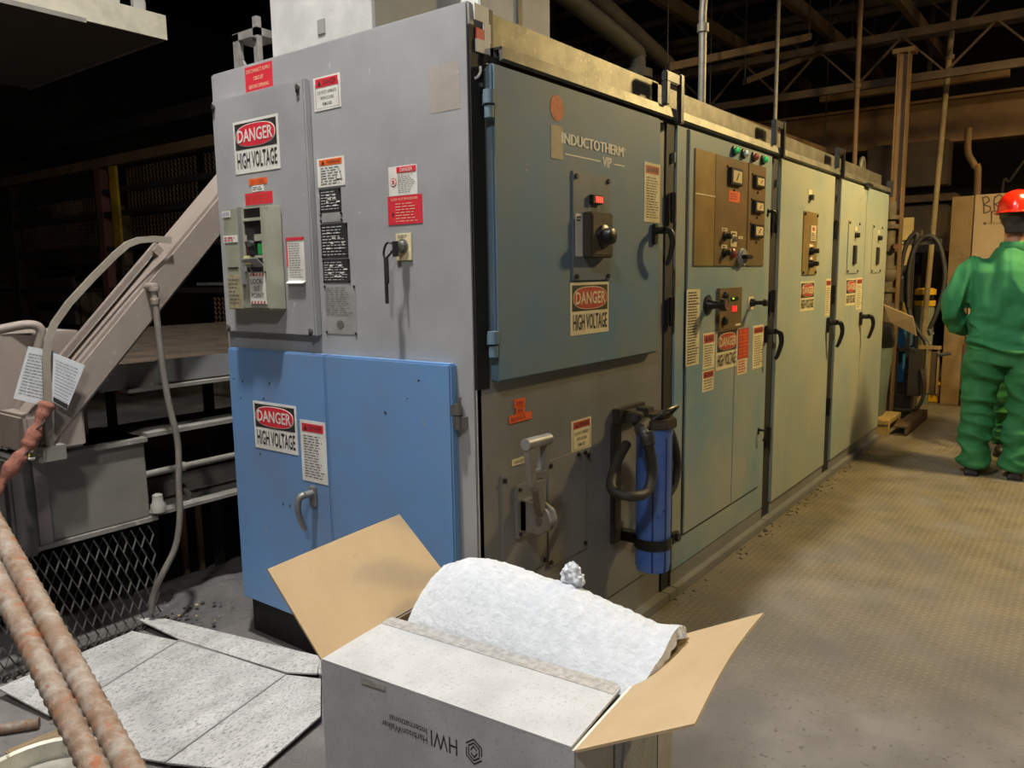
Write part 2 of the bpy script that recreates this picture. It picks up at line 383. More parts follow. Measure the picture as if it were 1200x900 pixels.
# black strip painting the shade on the body between the end panel and the hung door
B(.004, .062, -.0025, .02, 1.03, 2.04).build('corner_shade', BLACK, c1)
B(.062, .112, .0, .04, 1.95, 2.1).build('corner_bracket', DKM, c1, bevel=.002)
for i, (u0, u1, v0, v1, mt_) in enumerate([(.022,.085,2.055,2.098,WHITE),(.028,.062,2.005,2.035,RED),(.062,.09,2.005,2.055,WHITE),(.026,.085,1.972,2.006,WHITE),(.068,.098,1.93,1.958,WHITE)]):
    RIGHT.slab(u0, u1, v0, v1, .002, .0055+.001*i).build('torn_label', mt_, c1)
MB().tube([(.045,-.004,1.935),(.04,-.008,1.92),(.03,-.006,1.905),(.02,-.004,1.9)], .004, 6, 4).build('cable_tie', WHITE, c1)
screws(RIGHT, c1, [(.045,1.886)], .006, .002, .006, STEEL)
# upper blue door on the front
dr = RIGHT.slab(.062, 1.10, 1.048, 1.945, .004, .034).build('upper_door', BLUED, c1, bevel=.006); dr['label'] = 'faded blue door with controller plate'
for z0 in (1.16, 1.83):
    mb = MB(); mb.cyl((.048,-.03,z0-.035), (.048,-.03,z0-.003), .014, 12); mb.cyl((.048,-.03,z0+.003), (.048,-.03,z0+.04), .017, 12); mb.box(.04,.075,-.03,-.012,z0,z0+.03)
    mb.build('hinge', BLUED, dr, True)
D1 = .034
LOGO = M('logo_cream', (232,228,214), rough=.5)
lever_handle(RIGHT, dr, 1.045, 1.50, D1, BLK, 1.05, .03)
ellipse(RIGHT, .381, 1.872, .037, .039, D1, D1+.0015).build('orange_sticker', M('faded_orange', (206,100,58), (190,84,48), sc=60, lo=.45, hi=.55), c1)
plate(RIGHT, c1, 'cover_patch', .346, .413, 1.718, 1.819, D1, M('tan_patch', (176,164,132), (160,150,122), sc=20))
text(RIGHT, 'INDUCTOTHERM', .405, .80, 1.770, 1.804, D1+.0017, LOGO, c1, 0, thick=(.0015,.003,.0045))
text(RIGHT, 'TM', .803, .822, 1.790, 1.801, D1+.001, LOGO, c1)
text(RIGHT, 'VIP', .66, .717, 1.722, 1.757, D1+.001, LOGO, c1, 0, thick=(.0015,.003))
text(RIGHT, 'R', .72, .727, 1.748, 1.758, D1+.001, CREAM, c1)
RIGHT.slab(.427, .645, 1.737, 1.741, D1-.001, D1+.001).build('logo_rule', LOGO, c1); RIGHT.slab(.735, .815, 1.737, 1.741, D1-.001, D1+.001).build('logo_rule', LOGO, c1)
kp = plate(RIGHT, c1, 'control_plate', .464, .704, 1.338, 1.692, D1, M('slate_plate', (96,106,118), (108,116,122), sc=5, rough=.45), th=.006, bevel=.002)
screws(RIGHT, kp, [(.483,1.675),(.688,1.675),(.483,1.352),(.688,1.352)], .0085, D1+.006)
kb = RIGHT.slab(.523, .665, 1.414, 1.563, D1+.004, D1+.04).build('selector_block', M('brown_bakelite', (70,60,48), (60,52,42), sc=8, rough=.45), c1, bevel=.004)
RIGHT.slab(.532, .656, 1.424, 1.553, D1+.04, D1+.042).build('selector_face', M('brown_bakelite_face', (84,74,60), rough=.4), kb)
k = RIGHT.pt(.594, 1.484, D1+.04)
MB().lathe(k, (0,-1,0), [(0,.04),(.012,.038),(.016,.028),(.04,.026),(.044,.02)], 20).build('knob', BLK, kb, True)
RIGHT.slab(.552, .566, 1.478, 1.49, D1+.042, D1+.056).build('pointer', BLK, kb)
for u0, u1 in ((.478,.519),(.669,.702)):
    q = plate(RIGHT, c1, 'scale_label', u0, u1, 1.418, 1.556, D1+.006, WHITE); lines(RIGHT, u0+.004, u1-.004, 1.53, 1.55, 2, D1+.0085, INK, q, 3)
q = RIGHT.slab(.563, .628, 1.592, 1.622, D1+.005, D1+.022).build('indicator_lamp', BLK, c1, bevel=.002); RIGHT.slab(.58, .622, 1.597, 1.617, D1+.02, D1+.024).build('lens', RLIT, q)
q = plate(RIGHT, c1, 'name_plate', .56, .627, 1.57, 1.588, D1+.006, GPLATE); lines(RIGHT, .565, .622, 1.572, 1.586, 2, D1+.0085, INK, q, 3)
danger_sign(RIGHT, c1, .453, .702, 1.157, 1.332, D1, True)
notice(RIGHT, c1, .966, 1.095, 1.552, 1.772, D1, base=CREAM, hm=RED2, n=16, label='tall yellowed danger notice above the door handle')
# lower front: tags, plates, disconnect lever
for (u0, u1, v0, v1) in ((.182,.238,.952,.978),(.19,.235,.928,.954),(.155,.272,.906,.93)):
    q = plate(RIGHT, c1, 'orange_tag', u0, u1, v0, v1, .002, ORANGE); lines(RIGHT, u0+.006, u1-.006, v0+.004, v1-.004, 1, .0045, RED2, q, 5, .7)
notice(RIGHT, c1, .509, .637, .746, .856, .001, hh=.22, hm=RED2, base=CREAM, body=['DO NOT OPERATE', 'WITH DOORS', 'REMOVED'], label='small danger notice reading do not operate')
q = plate(RIGHT, c1, 'small_tag', .168, .236, .77, .79, .001, CREAM); text(RIGHT, 'DANGER', .178, .226, .775, .785, .0035, INKG, q)
RIGHT.slab(.108, .348, .40, .752, -.002, .006).build('cover_plate', GREYD, c1, bevel=.002)
RIGHT.slab(.356, .602, .378, .748, -.002, .006).build('cover_plate', GREYD, c1, bevel=.002)
screws(RIGHT, c1, [(.12,.735),(.335,.735),(.12,.42),(.335,.415),(.37,.73),(.588,.733),(.37,.395),(.588,.40),(.545,.735),(.61,.72)], .008, .006)
hp = RIGHT.slab(.17, .262, .535, .708, .004, .018).build('disconnect_switch', GREYD, c1, bevel=.003); hp['label'] = 'pull-up disconnect lever on a bolted base'
screws(RIGHT, hp, [(.182,.694),(.25,.694),(.182,.55),(.25,.55)], .006, .018)
HM = M('worn_aluminium', (140,138,134), (116,114,110), sc=16, rough=.45, metal=.3)
mb = MB()
for u0, u1 in ((.186,.204),(.216,.234)):
    P_ = [RIGHT.pt(u0, z, dd) for dd, z in ((.015,.56),(.015,.66),(.085,.655),(.118,.636),(.128,.606),(.118,.576),(.085,.556))]
    mb.prism(P_, (u1-u0, 0, 0))
mb.box(.186, .234, -.04, -.015, .56, .66)
mb.build('hub', HM, hp, bevel=.003)
MB().cyl((.18,-.088,.606), (.242,-.088,.606), .012, 12).build('pivot_pin', STEEL, hp)
# loop grip pointing up and out from the hub
mb = MB()
p0 = Vector((.200,-.085,.62)); p1 = Vector((.102,-.138,.748))
mb.bar(p0, p1, (.012,0,.004), (0,.014,.003))
tl, trr, bl, br = Vector((.048,-.150,.882)), Vector((.140,-.150,.878)), Vector((.078,-.140,.752)), Vector((.126,-.140,.750))
mb.bar(bl, br, (0,.012,.004), (0,-.004,.016)); mb.bar(bl+Vector((0,0,.03)), br+Vector((0,-.008,.03)), (0,.009,.003), (0,-.003,.012))
mb.bar(bl, tl, (.012,0,.002), (0,.012,.003)); mb.bar(br, trr, (.012,0,-.002), (0,.012,.003))
mb.build('lever_arm', HM, hp, bevel=.002)
MB().cyl(tl-Vector((.014,0,0)), trr+Vector((.014,0,0)), .017, 14).build('grip', HM, hp, True)

# grey end face: breaker panel, labels, key switch
PD = .03
bp = LEFT.slab(1.19, .669, 1.165, 1.998, .0, PD).build('breaker_panel', GREY, c1, bevel=.005)
for y, z in ((1.172,1.975),(.695,1.972),(1.165,1.185),(.69,1.185)):
    MB().cyl((-PD,y,z), (-PD-.007,y,z), .009, 12).build('screw', STEEL, bp, True); MB().cyl((-PD-.006,y,z-.012), (-PD-.0075,y,z-.012), .007, 10).build('screw_slot', BLK, bp)
danger_sign(LEFT, c1, 1.063, .808, 1.728, 1.906, PD)
q = plate(LEFT, c1, 'orange_label', .989, .886, 1.685, 1.706, PD, ORANGE); text(LEFT, 'DANGER', .975, .90, 1.689, 1.702, PD+.002, RED2, q, .004)
q = plate(LEFT, c1, 'white_label', .972, .907, 1.662, 1.682, PD, WHITE); lines(LEFT, .968, .911, 1.665, 1.679, 2, PD+.002, INKG, q, 2)
q = plate(LEFT, c1, 'red_label', 1.016, .86, 1.618, 1.658, PD, RED); lines(LEFT, 1.01, .866, 1.622, 1.654, 3, PD+.002, RED2, q, 4)
notice(LEFT, c1, .798, .706, 1.346, 1.496, PD, hh=.05, n=14, head='', label='curled white instruction strip with red top') if False else None
q = plate(LEFT, c1, 'instruction_strip', .798, .706, 1.347, 1.496, PD, WHITE, 'white instruction strip with red edge'); LEFT.slab(.798, .706, 1.487, 1.497, PD, PD+.003).build('heading', RED, q); LEFT.slab(.798, .793, 1.40, 1.49, PD, PD+.003).build('red_edge', RED, q)
lines(LEFT, .788, .714, 1.36, 1.48, 15, PD+.0022, INKG, q, 5, .3)
MB().prism([(-PD-.001,.798,1.347),(-PD-.012,.798,1.342),(-PD-.013,.798,1.344),(-PD-.001,.798,1.352)], (0,-.092,0)).build('curled_edge', WHITE, q)
# breaker
BRK = M('breaker_khaki', (158,158,140), (140,140,122), sc=7, c3=(120,116,96), s3=24, t3=.63, w3=.08, rough=.55)
BD = .09
mb = MB(); mb.hexa([(-PD,1.075,1.25),(-PD,.812,1.25),(-PD,.812,1.607),(-PD,1.075,1.607),(-BD,1.07,1.255),(-BD,.828,1.255),(-BD,.828,1.603),(-BD,1.07,1.603)])
bk = mb.build('circuit_breaker', BRK, c1, bevel=.006); bk['label'] = 'khaki moulded-case breaker with lock-out hasp'
LEFT.slab(1.065, .975, 1.255, 1.6, BD-.002, BD+.004).build('front_cover', BRK, bk, bevel=.003)
LEFT.slab(1.06, .982, 1.258, 1.375, BD+.003, BD+.0055).build('rating_label', M('stained_label', (168,158,126), (130,120,92), sc=30, rough=.7), bk)
lines(LEFT, 1.052, .99, 1.27, 1.365, 7, BD+.006, INKG, bk, 3, .35)
q = LEFT.slab(1.066, 1.018, 1.575, 1.597, BD+.003, BD+.006).build('maker_label', WHITE, bk); 
text(LEFT, 'EATON', 1.06, 1.024, 1.58, 1.592, BD+.0068, M('blue_ink', (40,60,150)), bk, .006)
LEFT.slab(1.066, .984, 1.488, 1.512, BD+.003, BD+.006).build('red_white_label', WHITE, bk); lines(LEFT, 1.06, .99, 1.491, 1.509, 2, BD+.0068, INKR, bk, 3)
LEFT.slab(1.05, .99, 1.398, 1.402, BD+.003, BD+.006).build('hinge_line', BLK, bk)
LEFT.slab(.966, .952, 1.34, 1.605, BD-.002, BD+.012).build('slide_bar', GREYD, bk, bevel=.002)
LEFT.slab(.946, .84, 1.385, 1.598, BD-.004, BD+.001).build('slot_recess', BLK, bk)
for z0, z1 in ((1.555,1.566),(1.487,1.51),(1.43,1.44)): LEFT.slab(.948, .838, z0, z1, BD, BD+.006).build('cross_bar', BRK, bk, bevel=.001)
for u0, u1 in ((.95,.943),(.843,.836)): LEFT.slab(u0, u1, 1.385, 1.6, BD, BD+.007).build('slot_frame', BRK, bk)
LEFT.slab(.905, .885, 1.44, 1.53, BD, BD+.022).build('toggle', DKM, bk, bevel=.002)
MB().lathe(LEFT.pt(.893,1.48,BD+.01), (-1,0,0), [(0,.012),(.014,.012),(.016,.008)], 14).build('shackle_hole', STEEL, bk, True)
LEFT.slab(.93, .908, 1.443, 1.478, BD, BD+.004).build('off_flag', RED, bk); LEFT.slab(.872, .85, 1.443, 1.478, BD, BD+.004).build('on_flag', M('green_flag', (30,140,70)), bk)
mb = MB(); mb.prism([(-BD-.004,.94,1.40),(-BD-.03,.935,1.425),(-BD-.03,.845,1.428),(-BD-.004,.84,1.40)], (0,0,.004)); mb.build('hasp', GPLATE, bk)
LEFT.slab(.935, .895, 1.41, 1.438, BD+.002, BD+.02).build('yellow_tab', M('pale_yellow', (206,196,130)), bk, bevel=.002)
MB().tube([(-BD-.01,.90,1.41),(-BD-.02,.897,1.395),(-BD-.012,.89,1.38)], .003, 6, 4).build('padlock_pin', STEEL, bk)
q = LEFT.slab(.93, .842, 1.275, 1.38, BD+.001, BD+.004).build('lock_out_label', WHITE, bk)
for i, s_ in enumerate(('LOCK-', 'OUT', 'POINT')):
    text(LEFT, s_, .922 if s_ != 'OUT' else .908, .85 if s_ != 'OUT' else .872, 1.343-i*.024, 1.36-i*.024, BD+.0048, INK, bk, .006)
mb = MB()
for i in range(5):
    for z in (1.276, 1.370):
        u = .926-i*.0175; mb.quad(LEFT.pt(u, z, BD+.0048), LEFT.pt(u-.008, z, BD+.0048), LEFT.pt(u-.012, z+.009, BD+.0048), LEFT.pt(u-.004, z+.009, BD+.0048))
mb.build('hazard_stripes', INKR, bk, fix=False)
# labels on the end face
q = plate(LEFT, c1, 'disconnect_notice', 1.014, .861, 2.005, 2.088, .002, RED, 'red notice along the top edge')
for i, s_ in enumerate(('DISCONNECT SUPPLY', 'CIRCUIT', 'BEFORE OPENING')):
    f = len(s_)/17*.068; text(LEFT, s_, .9375+f, .9375-f, 2.066-i*.026, 2.078-i*.026, .0042, CREAM, q)
notice(LEFT, c1, .651, .523, 1.893, 1.996, .002, hh=.26, body=['DO NOT OPERATE', 'WITH DOORS', 'REMOVED'], label='white notice with red heading beside the breaker panel')
w_ = notice(LEFT, c1, .652, .520, 1.653, 1.744, .002, head='WARNING', hm=ORANGE, hh=.2, n=7, label='white warning label with orange heading')
mb = MB(); mb.prism([LEFT.pt(.562,1.672,.0042), LEFT.pt(.532,1.672,.0042), LEFT.pt(.547,1.712,.0042)], (-.0004,0,0)); mb.build('shock_triangle', INKG, w_)
mb = MB(); mb.prism([LEFT.pt(.558,1.675,.0046), LEFT.pt(.536,1.675,.0046), LEFT.pt(.547,1.706,.0046)], (-.0006,0,0)); mb.build('triangle_field', WHITE, w_)
for nm, u0, u1, v0, v1, mt_, n, tm in (('data_plate',.648,.543,1.572,1.647,PLATE,7,PLATET),('blank_plate',.650,.538,1.541,1.570,GPLATE,0,None),('data_plate',.650,.519,1.425,1.535,PLATE,10,PLATET),('data_plate',.648,.515,1.344,1.420,PLATE,8,PLATET),('data_sheet',.647,.493,1.175,1.336,GPLATE,13,SBLK)):
    q = plate(LEFT, c1, nm, u0, u1, v0, v1, .002, mt_)
    if n:
        lines(LEFT, u0-.008, u1+.008, v0+.006 if nm != 'data_sheet' else v0+.06, v1-.006, n, .0045, tm if nm == 'data_plate' else INKG, q, 5, .28)
        if nm == 'data_plate':
            rd = random.Random(int(v0*1000)); mb = MB(); h = v1-v0; wd = u0-u1
            for r_ in range(4):
                for k_ in range(2):
                    a = u0-wd*rd.uniform(.15,.45)-wd*.38*k_; z = v1-h*(.25+.15*r_); LEFT.slab(a, a-wd*rd.uniform(.06,.16), z-.0045, z, .003, .0052, mb)
            mb.build('value_strips', WHITE, q)
        else:
            ellipse(LEFT, .572, 1.207, .018, .014, .003, .0045).build('stamp', INKG, q)
    screws(LEFT, q, [(u0-.005,v1-.005),(u1+.005,v1-.005),(u0-.005,v0+.005),(u1+.005,v0+.005)], .004, .003, .003)
q = plate(LEFT, c1, 'danger_notice', .323, .205, 1.602, 1.688, .002, WHITE, 'white danger notice with red prohibition ring')
LEFT.slab(.288, .208, 1.668, 1.685, .003, .0045).build('heading', RED, q); text(LEFT, 'DANGER', .272, .222, 1.671, 1.682, .0052, WHITE, q, .004)
ellipse(LEFT, .303, 1.642, .013, .013, .003, .0042).build('prohibition_ring', INKR, q); ellipse(LEFT, .303, 1.642, .0105, .0105, .003, .0048).build('ring_field', WHITE, q); ellipse(LEFT, .303, 1.643, .005, .006, .003, .0054).build('hand_symbol', INKR, q)
lines(LEFT, .284, .212, 1.608, 1.664, 10, .0045, INKG, q, 5, .3)
q = plate(LEFT, c1, 'lock_out_procedure', .331, .188, 1.517, 1.601, .002, RED, 'red lock out procedure sticker')
text(LEFT, 'LOCK OUT PROCEDURE', .315, .205, 1.588, 1.595, .0042, CREAM, q); lines(LEFT, .298, .205, 1.522, 1.582, 7, .0042, CREAM, q, 4, .22)
mb = MB(); mb.quad(LEFT.pt(.314,1.552,.0042), LEFT.pt(.305,1.552,.0042), LEFT.pt(.3095,1.535,.0042)); mb.build('red_mark', SBLK, q, fix=False)
ks = plate(LEFT, c1, 'key_switch', .299, .234, 1.409, 1.490, .003, CREAM, 'key switch plate', th=.004, bevel=.001)
lines(LEFT, .288, .245, 1.475, 1.486, 2, .0078, INKG, ks, 3)
MB().lathe(LEFT.pt(.267,1.452,.006), (-1,0,0), [(0,.021),(.008,.021),(.010,.016),(.026,.015),(.028,.011)], 20).build('lock_barrel', STEEL, ks, True)
q = LEFT.slab(.146, .034, 1.821, 1.949, -.001, .0025).build('bare_patch', M('bare_glue_patch', (150,140,130), (160,152,144), sc=8, c3=(225,222,215), s3=22, t3=.66, w3=.03, rough=.8), c1)
# lower blue double door on the end face
for u0, u1, hside in ((1.185,.628,0),(.6245,.068,1)):
    d_ = LEFT.slab(u0, u1, .125, 1.106, .0, .034).build('lower_door', BLUE, c1, bevel=.005); d_['label'] = 'blue sheet steel door'
    if hside:
        for z0 in (.955, .30):
            mb = MB(); mb.cyl((-.02,.056,z0-.04), (-.02,.056,z0-.002), .013, 12); mb.cyl((-.02,.056,z0+.002), (-.02,.056,z0+.034), .013, 12); mb.box(-.03,-.005,.05,.08,z0,z0+.03); mb.box(-.02,0,.03,.058,z0-.038,z0-.004); mb.cyl((-.014,.056,z0+.034),(-.014,.05,z0+.055),.006,8)
            mb.build('hinge', STEEL, d_, True)
    else:
        lever_handle(LEFT, d_, .712, .60, .034, HM, 1.0, .012)
danger_sign(LEFT, c1, 1.040, .790, .742, .917, .034)
notice(LEFT, c1, .772, .637, .657, .874, .034, n=16, label='tall danger notice above the blue door handle')
for (y, z) in ((1.158,.99),(1.1,.985),(.94,.99),(.98,.93),(.2,1.05),(.25,.99),(.35,.94),(.14,.42),(.33,.6),(.9,.55),(1.02,.72),(.86,.55),(1.12,.92)):
    mb = MB(); a = random.uniform(.2, .9); l_ = random.uniform(.008, .02)
    mb.prism([(-.0345, y, z), (-.0345, y-l_*math.cos(a)*.5, z-l_*math.sin(a)), (-.0345, y-l_*math.cos(a)*.5-.005, z-l_*math.sin(a)+.004), (-.0345, y-.006, z+.003)], (-.0006,0,0)).build('paint_chip', DKM, c1)

# key ring hanging from the key switch
kr = thing('key_ring', 'ring with two long dark keys hanging from the key switch', 'keys', (-.04, .29, 1.25))
MB().tube([(-.036,.27,1.455),(-.05,.285,1.462),(-.05,.300,1.452),(-.05,.308,1.43),(-.05,.302,1.415),(-.045,.29,1.425),(-.036,.272,1.448)], .0035, 6, 4).build('ring', BLK, kr, True)
LEFT.slab(.270, .262, 1.42, 1.465, .032, .052).build('inserted_key', DKM, kr, bevel=.001)
LEFT.slab(.307, .295, 1.28, 1.42, .047, .053).build('key', DKM, kr, bevel=.001); LEFT.slab(.297, .284, 1.34, 1.42, .053, .058).build('key', DKM, kr, bevel=.001)

# ------------------------------------------------------------------ cabinets 2 to 4
def cabinet_shell(root, x0, x1, mat):
    B(x0, x1, .0, 1.2, .06, 2.0).build('body', mat, root, bevel=.003)
    B(x0, x1, -.045, 1.2, FL, .0).build('plinth', GREYD, root, bevel=.003)
    B(x0, x1, -.012, 1.2, .0, .06).build('plinth_rail', GREYD, root)
    B(x0+.0, x1-.06, .03, .045, 2.0, 2.1).build('canopy_plate', GALV, root)
    B(x0, x1, -.03, .045, 1.992, 2.0).build('canopy_ledge', GALV, root)
    MB().prism([(x0,-.03,2.0),(x0,-.036,1.968),(x0,-.02,1.962),(x0,-.02,1.995)], (x1-x0,0,0)).build('canopy_lip', GALV, root)
def gap(root, x0, x1):
    B(x0, x1, -.006, 1.19, .0, 1.955).build('door_gap', BLACK, root)
    B(x0, x1, -.045, 1.2, FL, .0).build('plinth', GREYD, root, bevel=.003)
    B(x0, x1, -.03, .045, 1.992, 2.0).build('canopy_ledge', GALV, root)
    MB().prism([(x0,-.03,2.0),(x0,-.036,1.968),(x0,-.02,1.962),(x0,-.02,1.995)], (x1-x0,0,0)).build('canopy_lip', GALV, root)
    B(x0-.06, x1, .03, .045, 2.0, 2.1).build('canopy_plate', GALV, root)
    for z in (.45, 1.2, 1.62):
        mb = MB(); mb.cyl(((x0+x1)/2,-.02,z), ((x0+x1)/2,-.02,z+.06), .012, 10); mb.cyl(((x0+x1)/2,-.02,z-.06), ((x0+x1)/2,-.02,z-.004), .010, 10); mb.box((x0+x1)/2-.03,(x0+x1)/2,-.018,-.004,z-.05,z+.05)
        mb.build('gap_hinge', BLK, root, True)
    RIGHT.slab((x0+x1)/2+.008, (x0+x1)/2+.018, 1.80, 1.84, .004, .02).build('latch_plate', STEEL, root)
    mb = MB(); xc = (x0+x1)/2
    mb.box(xc-.016, xc+.016, -.055, -.035, 1.945, 2.13); mb.box(xc-.13, xc+.016, -.05, -.025, 2.085, 2.125); mb.box(xc-.13, xc-.10, -.05, -.025, 2.0, 2.09)
    mb.build('lifting_bracket', BLK, root, bevel=.004)
def side_plate(root, u0, u1, v0, v1, mat, th=.006, name='instrument_plate', label=None, d=.02, sc=True):
    o = plate(RIGHT, root, name, u0, u1, v0, v1, d, mat, label, th, .0015)
    if sc: screws(RIGHT, o, [(u0+.018,v1-.016),(u1-.018,v1-.016),(u0+.018,v0+.016),(u1-.018,v0+.016)], .009, d+th)
    return o
ST = .0014
c2 = thing('power_cabinet', 'control cabinet with brown instrument panel, meters and green lamps', 'cabinet', (1.82, .6, FL), 'row of power supply cabinets')
cabinet_shell(c2, 1.286, 2.43, TEAL); gap(c1, 1.207, 1.285)
B(1.287, 2.428, -.014, .0, .065, 1.952).build('front_frame', TEAL, c2, bevel=.003)
RIGHT.slab(1.378, 2.345, .20, 1.945, .008, .016).build('door_groove', BLACK, c2)
d2 = RIGHT.slab(1.392, 2.35, .208, 1.948, .012, .022).build('door', TEAL, c2, bevel=.003)
D = .022
RIGHT.slab(1.945, 1.951, .21, 1.0, D-.003, D+.003).build('door_seam', TEAL, d2)
MB().box(1.47, 1.72, -.03, -.014, 1.955, 1.965)
p1 = side_plate(c2, 1.44, 1.652, 1.387, 1.877, BRASSP, name='cover_plate', d=D, sc=False); RIGHT.slab(1.44, 1.652, 1.688, 1.694, D+.005, D+.008).build('plate_joint', CREAM, p1)
p2 = side_plate(c2, 1.655, 2.05, 1.387, 1.877, BRONZE, d=D, sc=False, label='brown anodised instrument plate')
p3 = side_plate(c2, 2.062, 2.30, 1.387, 1.880, BRONZE, d=D, sc=False)
for i, (u, c) in enumerate(((1.869,GLIT),(1.986,M('pale_lens', (200,210,190), rough=.3)),(2.121,M('dull_red_lens', (150,70,60), rough=.3)),(2.252,GLIT))):
    q = MB().lathe(RIGHT.pt(u,1.913,D), (0,-1,0), [(0,.024),(.01,.024),(.012,.018)], 16).build('pilot_light', DKM, c2, True)
    MB().lathe(RIGHT.pt(u,1.913,D+.01), (0,-1,0), [(0,.017),(.012,.016),(.02,.008)], 14).build('lens', c, q, True)
for u0, u1, v0, v1, pr in ((1.80,1.945,1.757,1.834,p2),(2.118,2.249,1.770,1.828,p3),(2.116,2.247,1.648,1.708,p3),(2.112,2.252,1.527,1.592,p3)):
    q = RIGHT.slab(u0, u1, v0, v1, D+.004, D+.022).build('panel_meter', BLK, c2, bevel=.003)
    RIGHT.slab(u0+.02, u1-.02, v0+.012, v1-.012, D+.02, D+.024).build('meter_face', METER, q)
    text(RIGHT, '/', u0+.05, u0+.09, v0+.02, v1-.02, D+.0255, INK, q)
    screws(RIGHT, q, [(u0-.012,v1+.002),(u1+.012,v1-.004),((u0+u1)/2,v0-.022)], .006, D+.005)
q = plate(RIGHT, c2, 'orange_label', 1.81, 1.945, 1.682, 1.732, D+.006, ORANGE); lines(RIGHT, 1.82, 1.935, 1.69, 1.725, 3, D+.009, RED2, q, 3)
for u0, u1, v0, v1 in ((1.735,1.80,1.545,1.56),(1.94,1.995,1.515,1.528),(1.735,1.80,1.468,1.483)):
    q = plate(RIGHT, c2, 'tag_plate', u0, u1, v0, v1, D+.006, CREAM); lines(RIGHT, u0+.008, u1-.008, v0+.003, v1-.003, 1, D+.009, INK, q, 2, .6)
for u, v in ((1.77,1.522),(1.768,1.447)):
    MB().lathe(RIGHT.pt(u,v,D+.006), (0,-1,0), [(0,.022),(.008,.022),(.01,.014),(.034,.014),(.036,.01)], 14).build('switch_knob', BLK, c2, True)
q = plate(RIGHT, c2, 'key_plate', 1.842, 1.915, 1.477, 1.548, D+.006, CREAM, th=.003)
MB().lathe(RIGHT.pt(1.878,1.512,D+.008), (0,-1,0), [(0,.013),(.012,.013),(.013,.01)], 12).build('lock_barrel', STEEL, q, True); lines(RIGHT, 1.85, 1.907, 1.53, 1.545, 1, D+.0105, INK, q, 3, .5)
MB().lathe(RIGHT.pt(1.872,1.445,D+.006), (0,-1,0), [(0,.024),(.01,.024),(.016,.016)], 14).build('red_button', M('dark_red_button', (120,40,36), rough=.35), c2, True)
q = MB().lathe(RIGHT.pt(1.985,1.428,D+.006), (0,-1,0), [(0,.045),(.008,.045),(.01,.04),(.02,.038)], 20).build('rotary_switch', GPLATE, c2, True)
RIGHT.slab(1.945, 2.03, 1.42, 1.44, D+.02, D+.05).build('switch_grip', BLK, q, bevel=.004)
q = plate(RIGHT, c2, 'long_notice', 1.385, 1.52, .957, 1.288, D, CREAM, 'tall yellowed notice of close print'); lines(RIGHT, 1.395, 1.51, .965, 1.28, 26, D+.003, INK, q, 6, .4)
mb = MB(); mb.lathe(RIGHT.pt(1.605,1.215,D), (0,-1,0), [(0,.045),(.006,.045),(.008,.03),(.03,.018),(.06,.018),(.065,.028),(.085,.028),(.088,.02)], 18).build('push_pull_button', BLK, c2, True)
MB().lathe(RIGHT.pt(1.605,1.215,D+.088), (0,-1,0), [(0,.02),(.002,.018)], 14).build('button_cap', RUSTD, c2, True)
cp = side_plate(c2, 1.713, 1.99, 1.09, 1.286, BRONZE, th=.014, name='keypad_module', d=D, sc=False, label='brown keypad module with red readout')
RIGHT.slab(1.848, 1.935, 1.226, 1.242, D+.013, D+.018).build('display', BLK, cp); RIGHT.slab(1.858, 1.872, 1.231, 1.239, D+.017, D+.02).build('green_led', M('green_led_glow', (170,230,40), emit=1.2), cp)
RIGHT.slab(1.862, 1.915, 1.172, 1.2, D+.013, D+.018).build('red_readout', M('red_readout_glow', (230,30,40), emit=.9), cp)
for v in (1.25, 1.225, 1.135): MB().lathe(RIGHT.pt(1.77,v,D+.012), (0,-1,0), [(0,.022),(.014,.02),(.018,.012)], 14).build('dial', BLK, cp, True)
RIGHT.slab(1.91, 1.975, 1.103, 1.112, D+.013, D+.016).build('maker_strip', CREAM, cp)
q = plate(RIGHT, c2, 'toggle_plate', 2.105, 2.18, 1.17, 1.235, D, CREAM, th=.004)
MB().lathe(RIGHT.pt(2.143,1.205,D+.003), (0,-1,0), [(0,.022),(.02,.018),(.022,.011),(.06,.011),(.064,.018),(.08,.018),(.084,.012)], 14).build('toggle', BLK, q, True)
notice(RIGHT, c2, 1.563, 1.695, .925, 1.088, D, base=CREAM, hm=RED2, hh=.22, n=9, label='yellowed danger notice of ruled lines', step=ST)
notice(RIGHT, c2, 1.563, 1.693, .822, .918, D, base=CREAM, hm=RED2, hh=.3, n=4, label='small yellowed danger notice', step=ST)
danger_sign(RIGHT, c2, 1.714, 1.974, .903, 1.089, D, True, ST)
q = plate(RIGHT, c2, 'red_notice', 1.99, 2.13, .93, 1.082, D, RED2); lines(RIGHT, 2.0, 2.12, .94, 1.075, 8, D+.003, ORANGE, q, 4)
q = plate(RIGHT, c2, 'small_notice', 1.985, 2.115, .853, .929, D, CREAM); lines(RIGHT, 1.995, 2.105, .86, .925, 5, D+.003, INKR, q, 3)
notice(RIGHT, c2, 2.192, 2.345, .860, 1.085, D, base=CREAM, hm=RED2, n=13, label='tall yellowed danger notice by the latch', step=ST)
lever_handle(RIGHT, c2, 2.40, 1.02, .014, BLK, 1.2, .03)
lever_handle(RIGHT, c2, 2.37, 1.655, .014, BLK, .6, .03); lever_handle(RIGHT, c2, 2.31, .515, D, BLK, .5, .02)

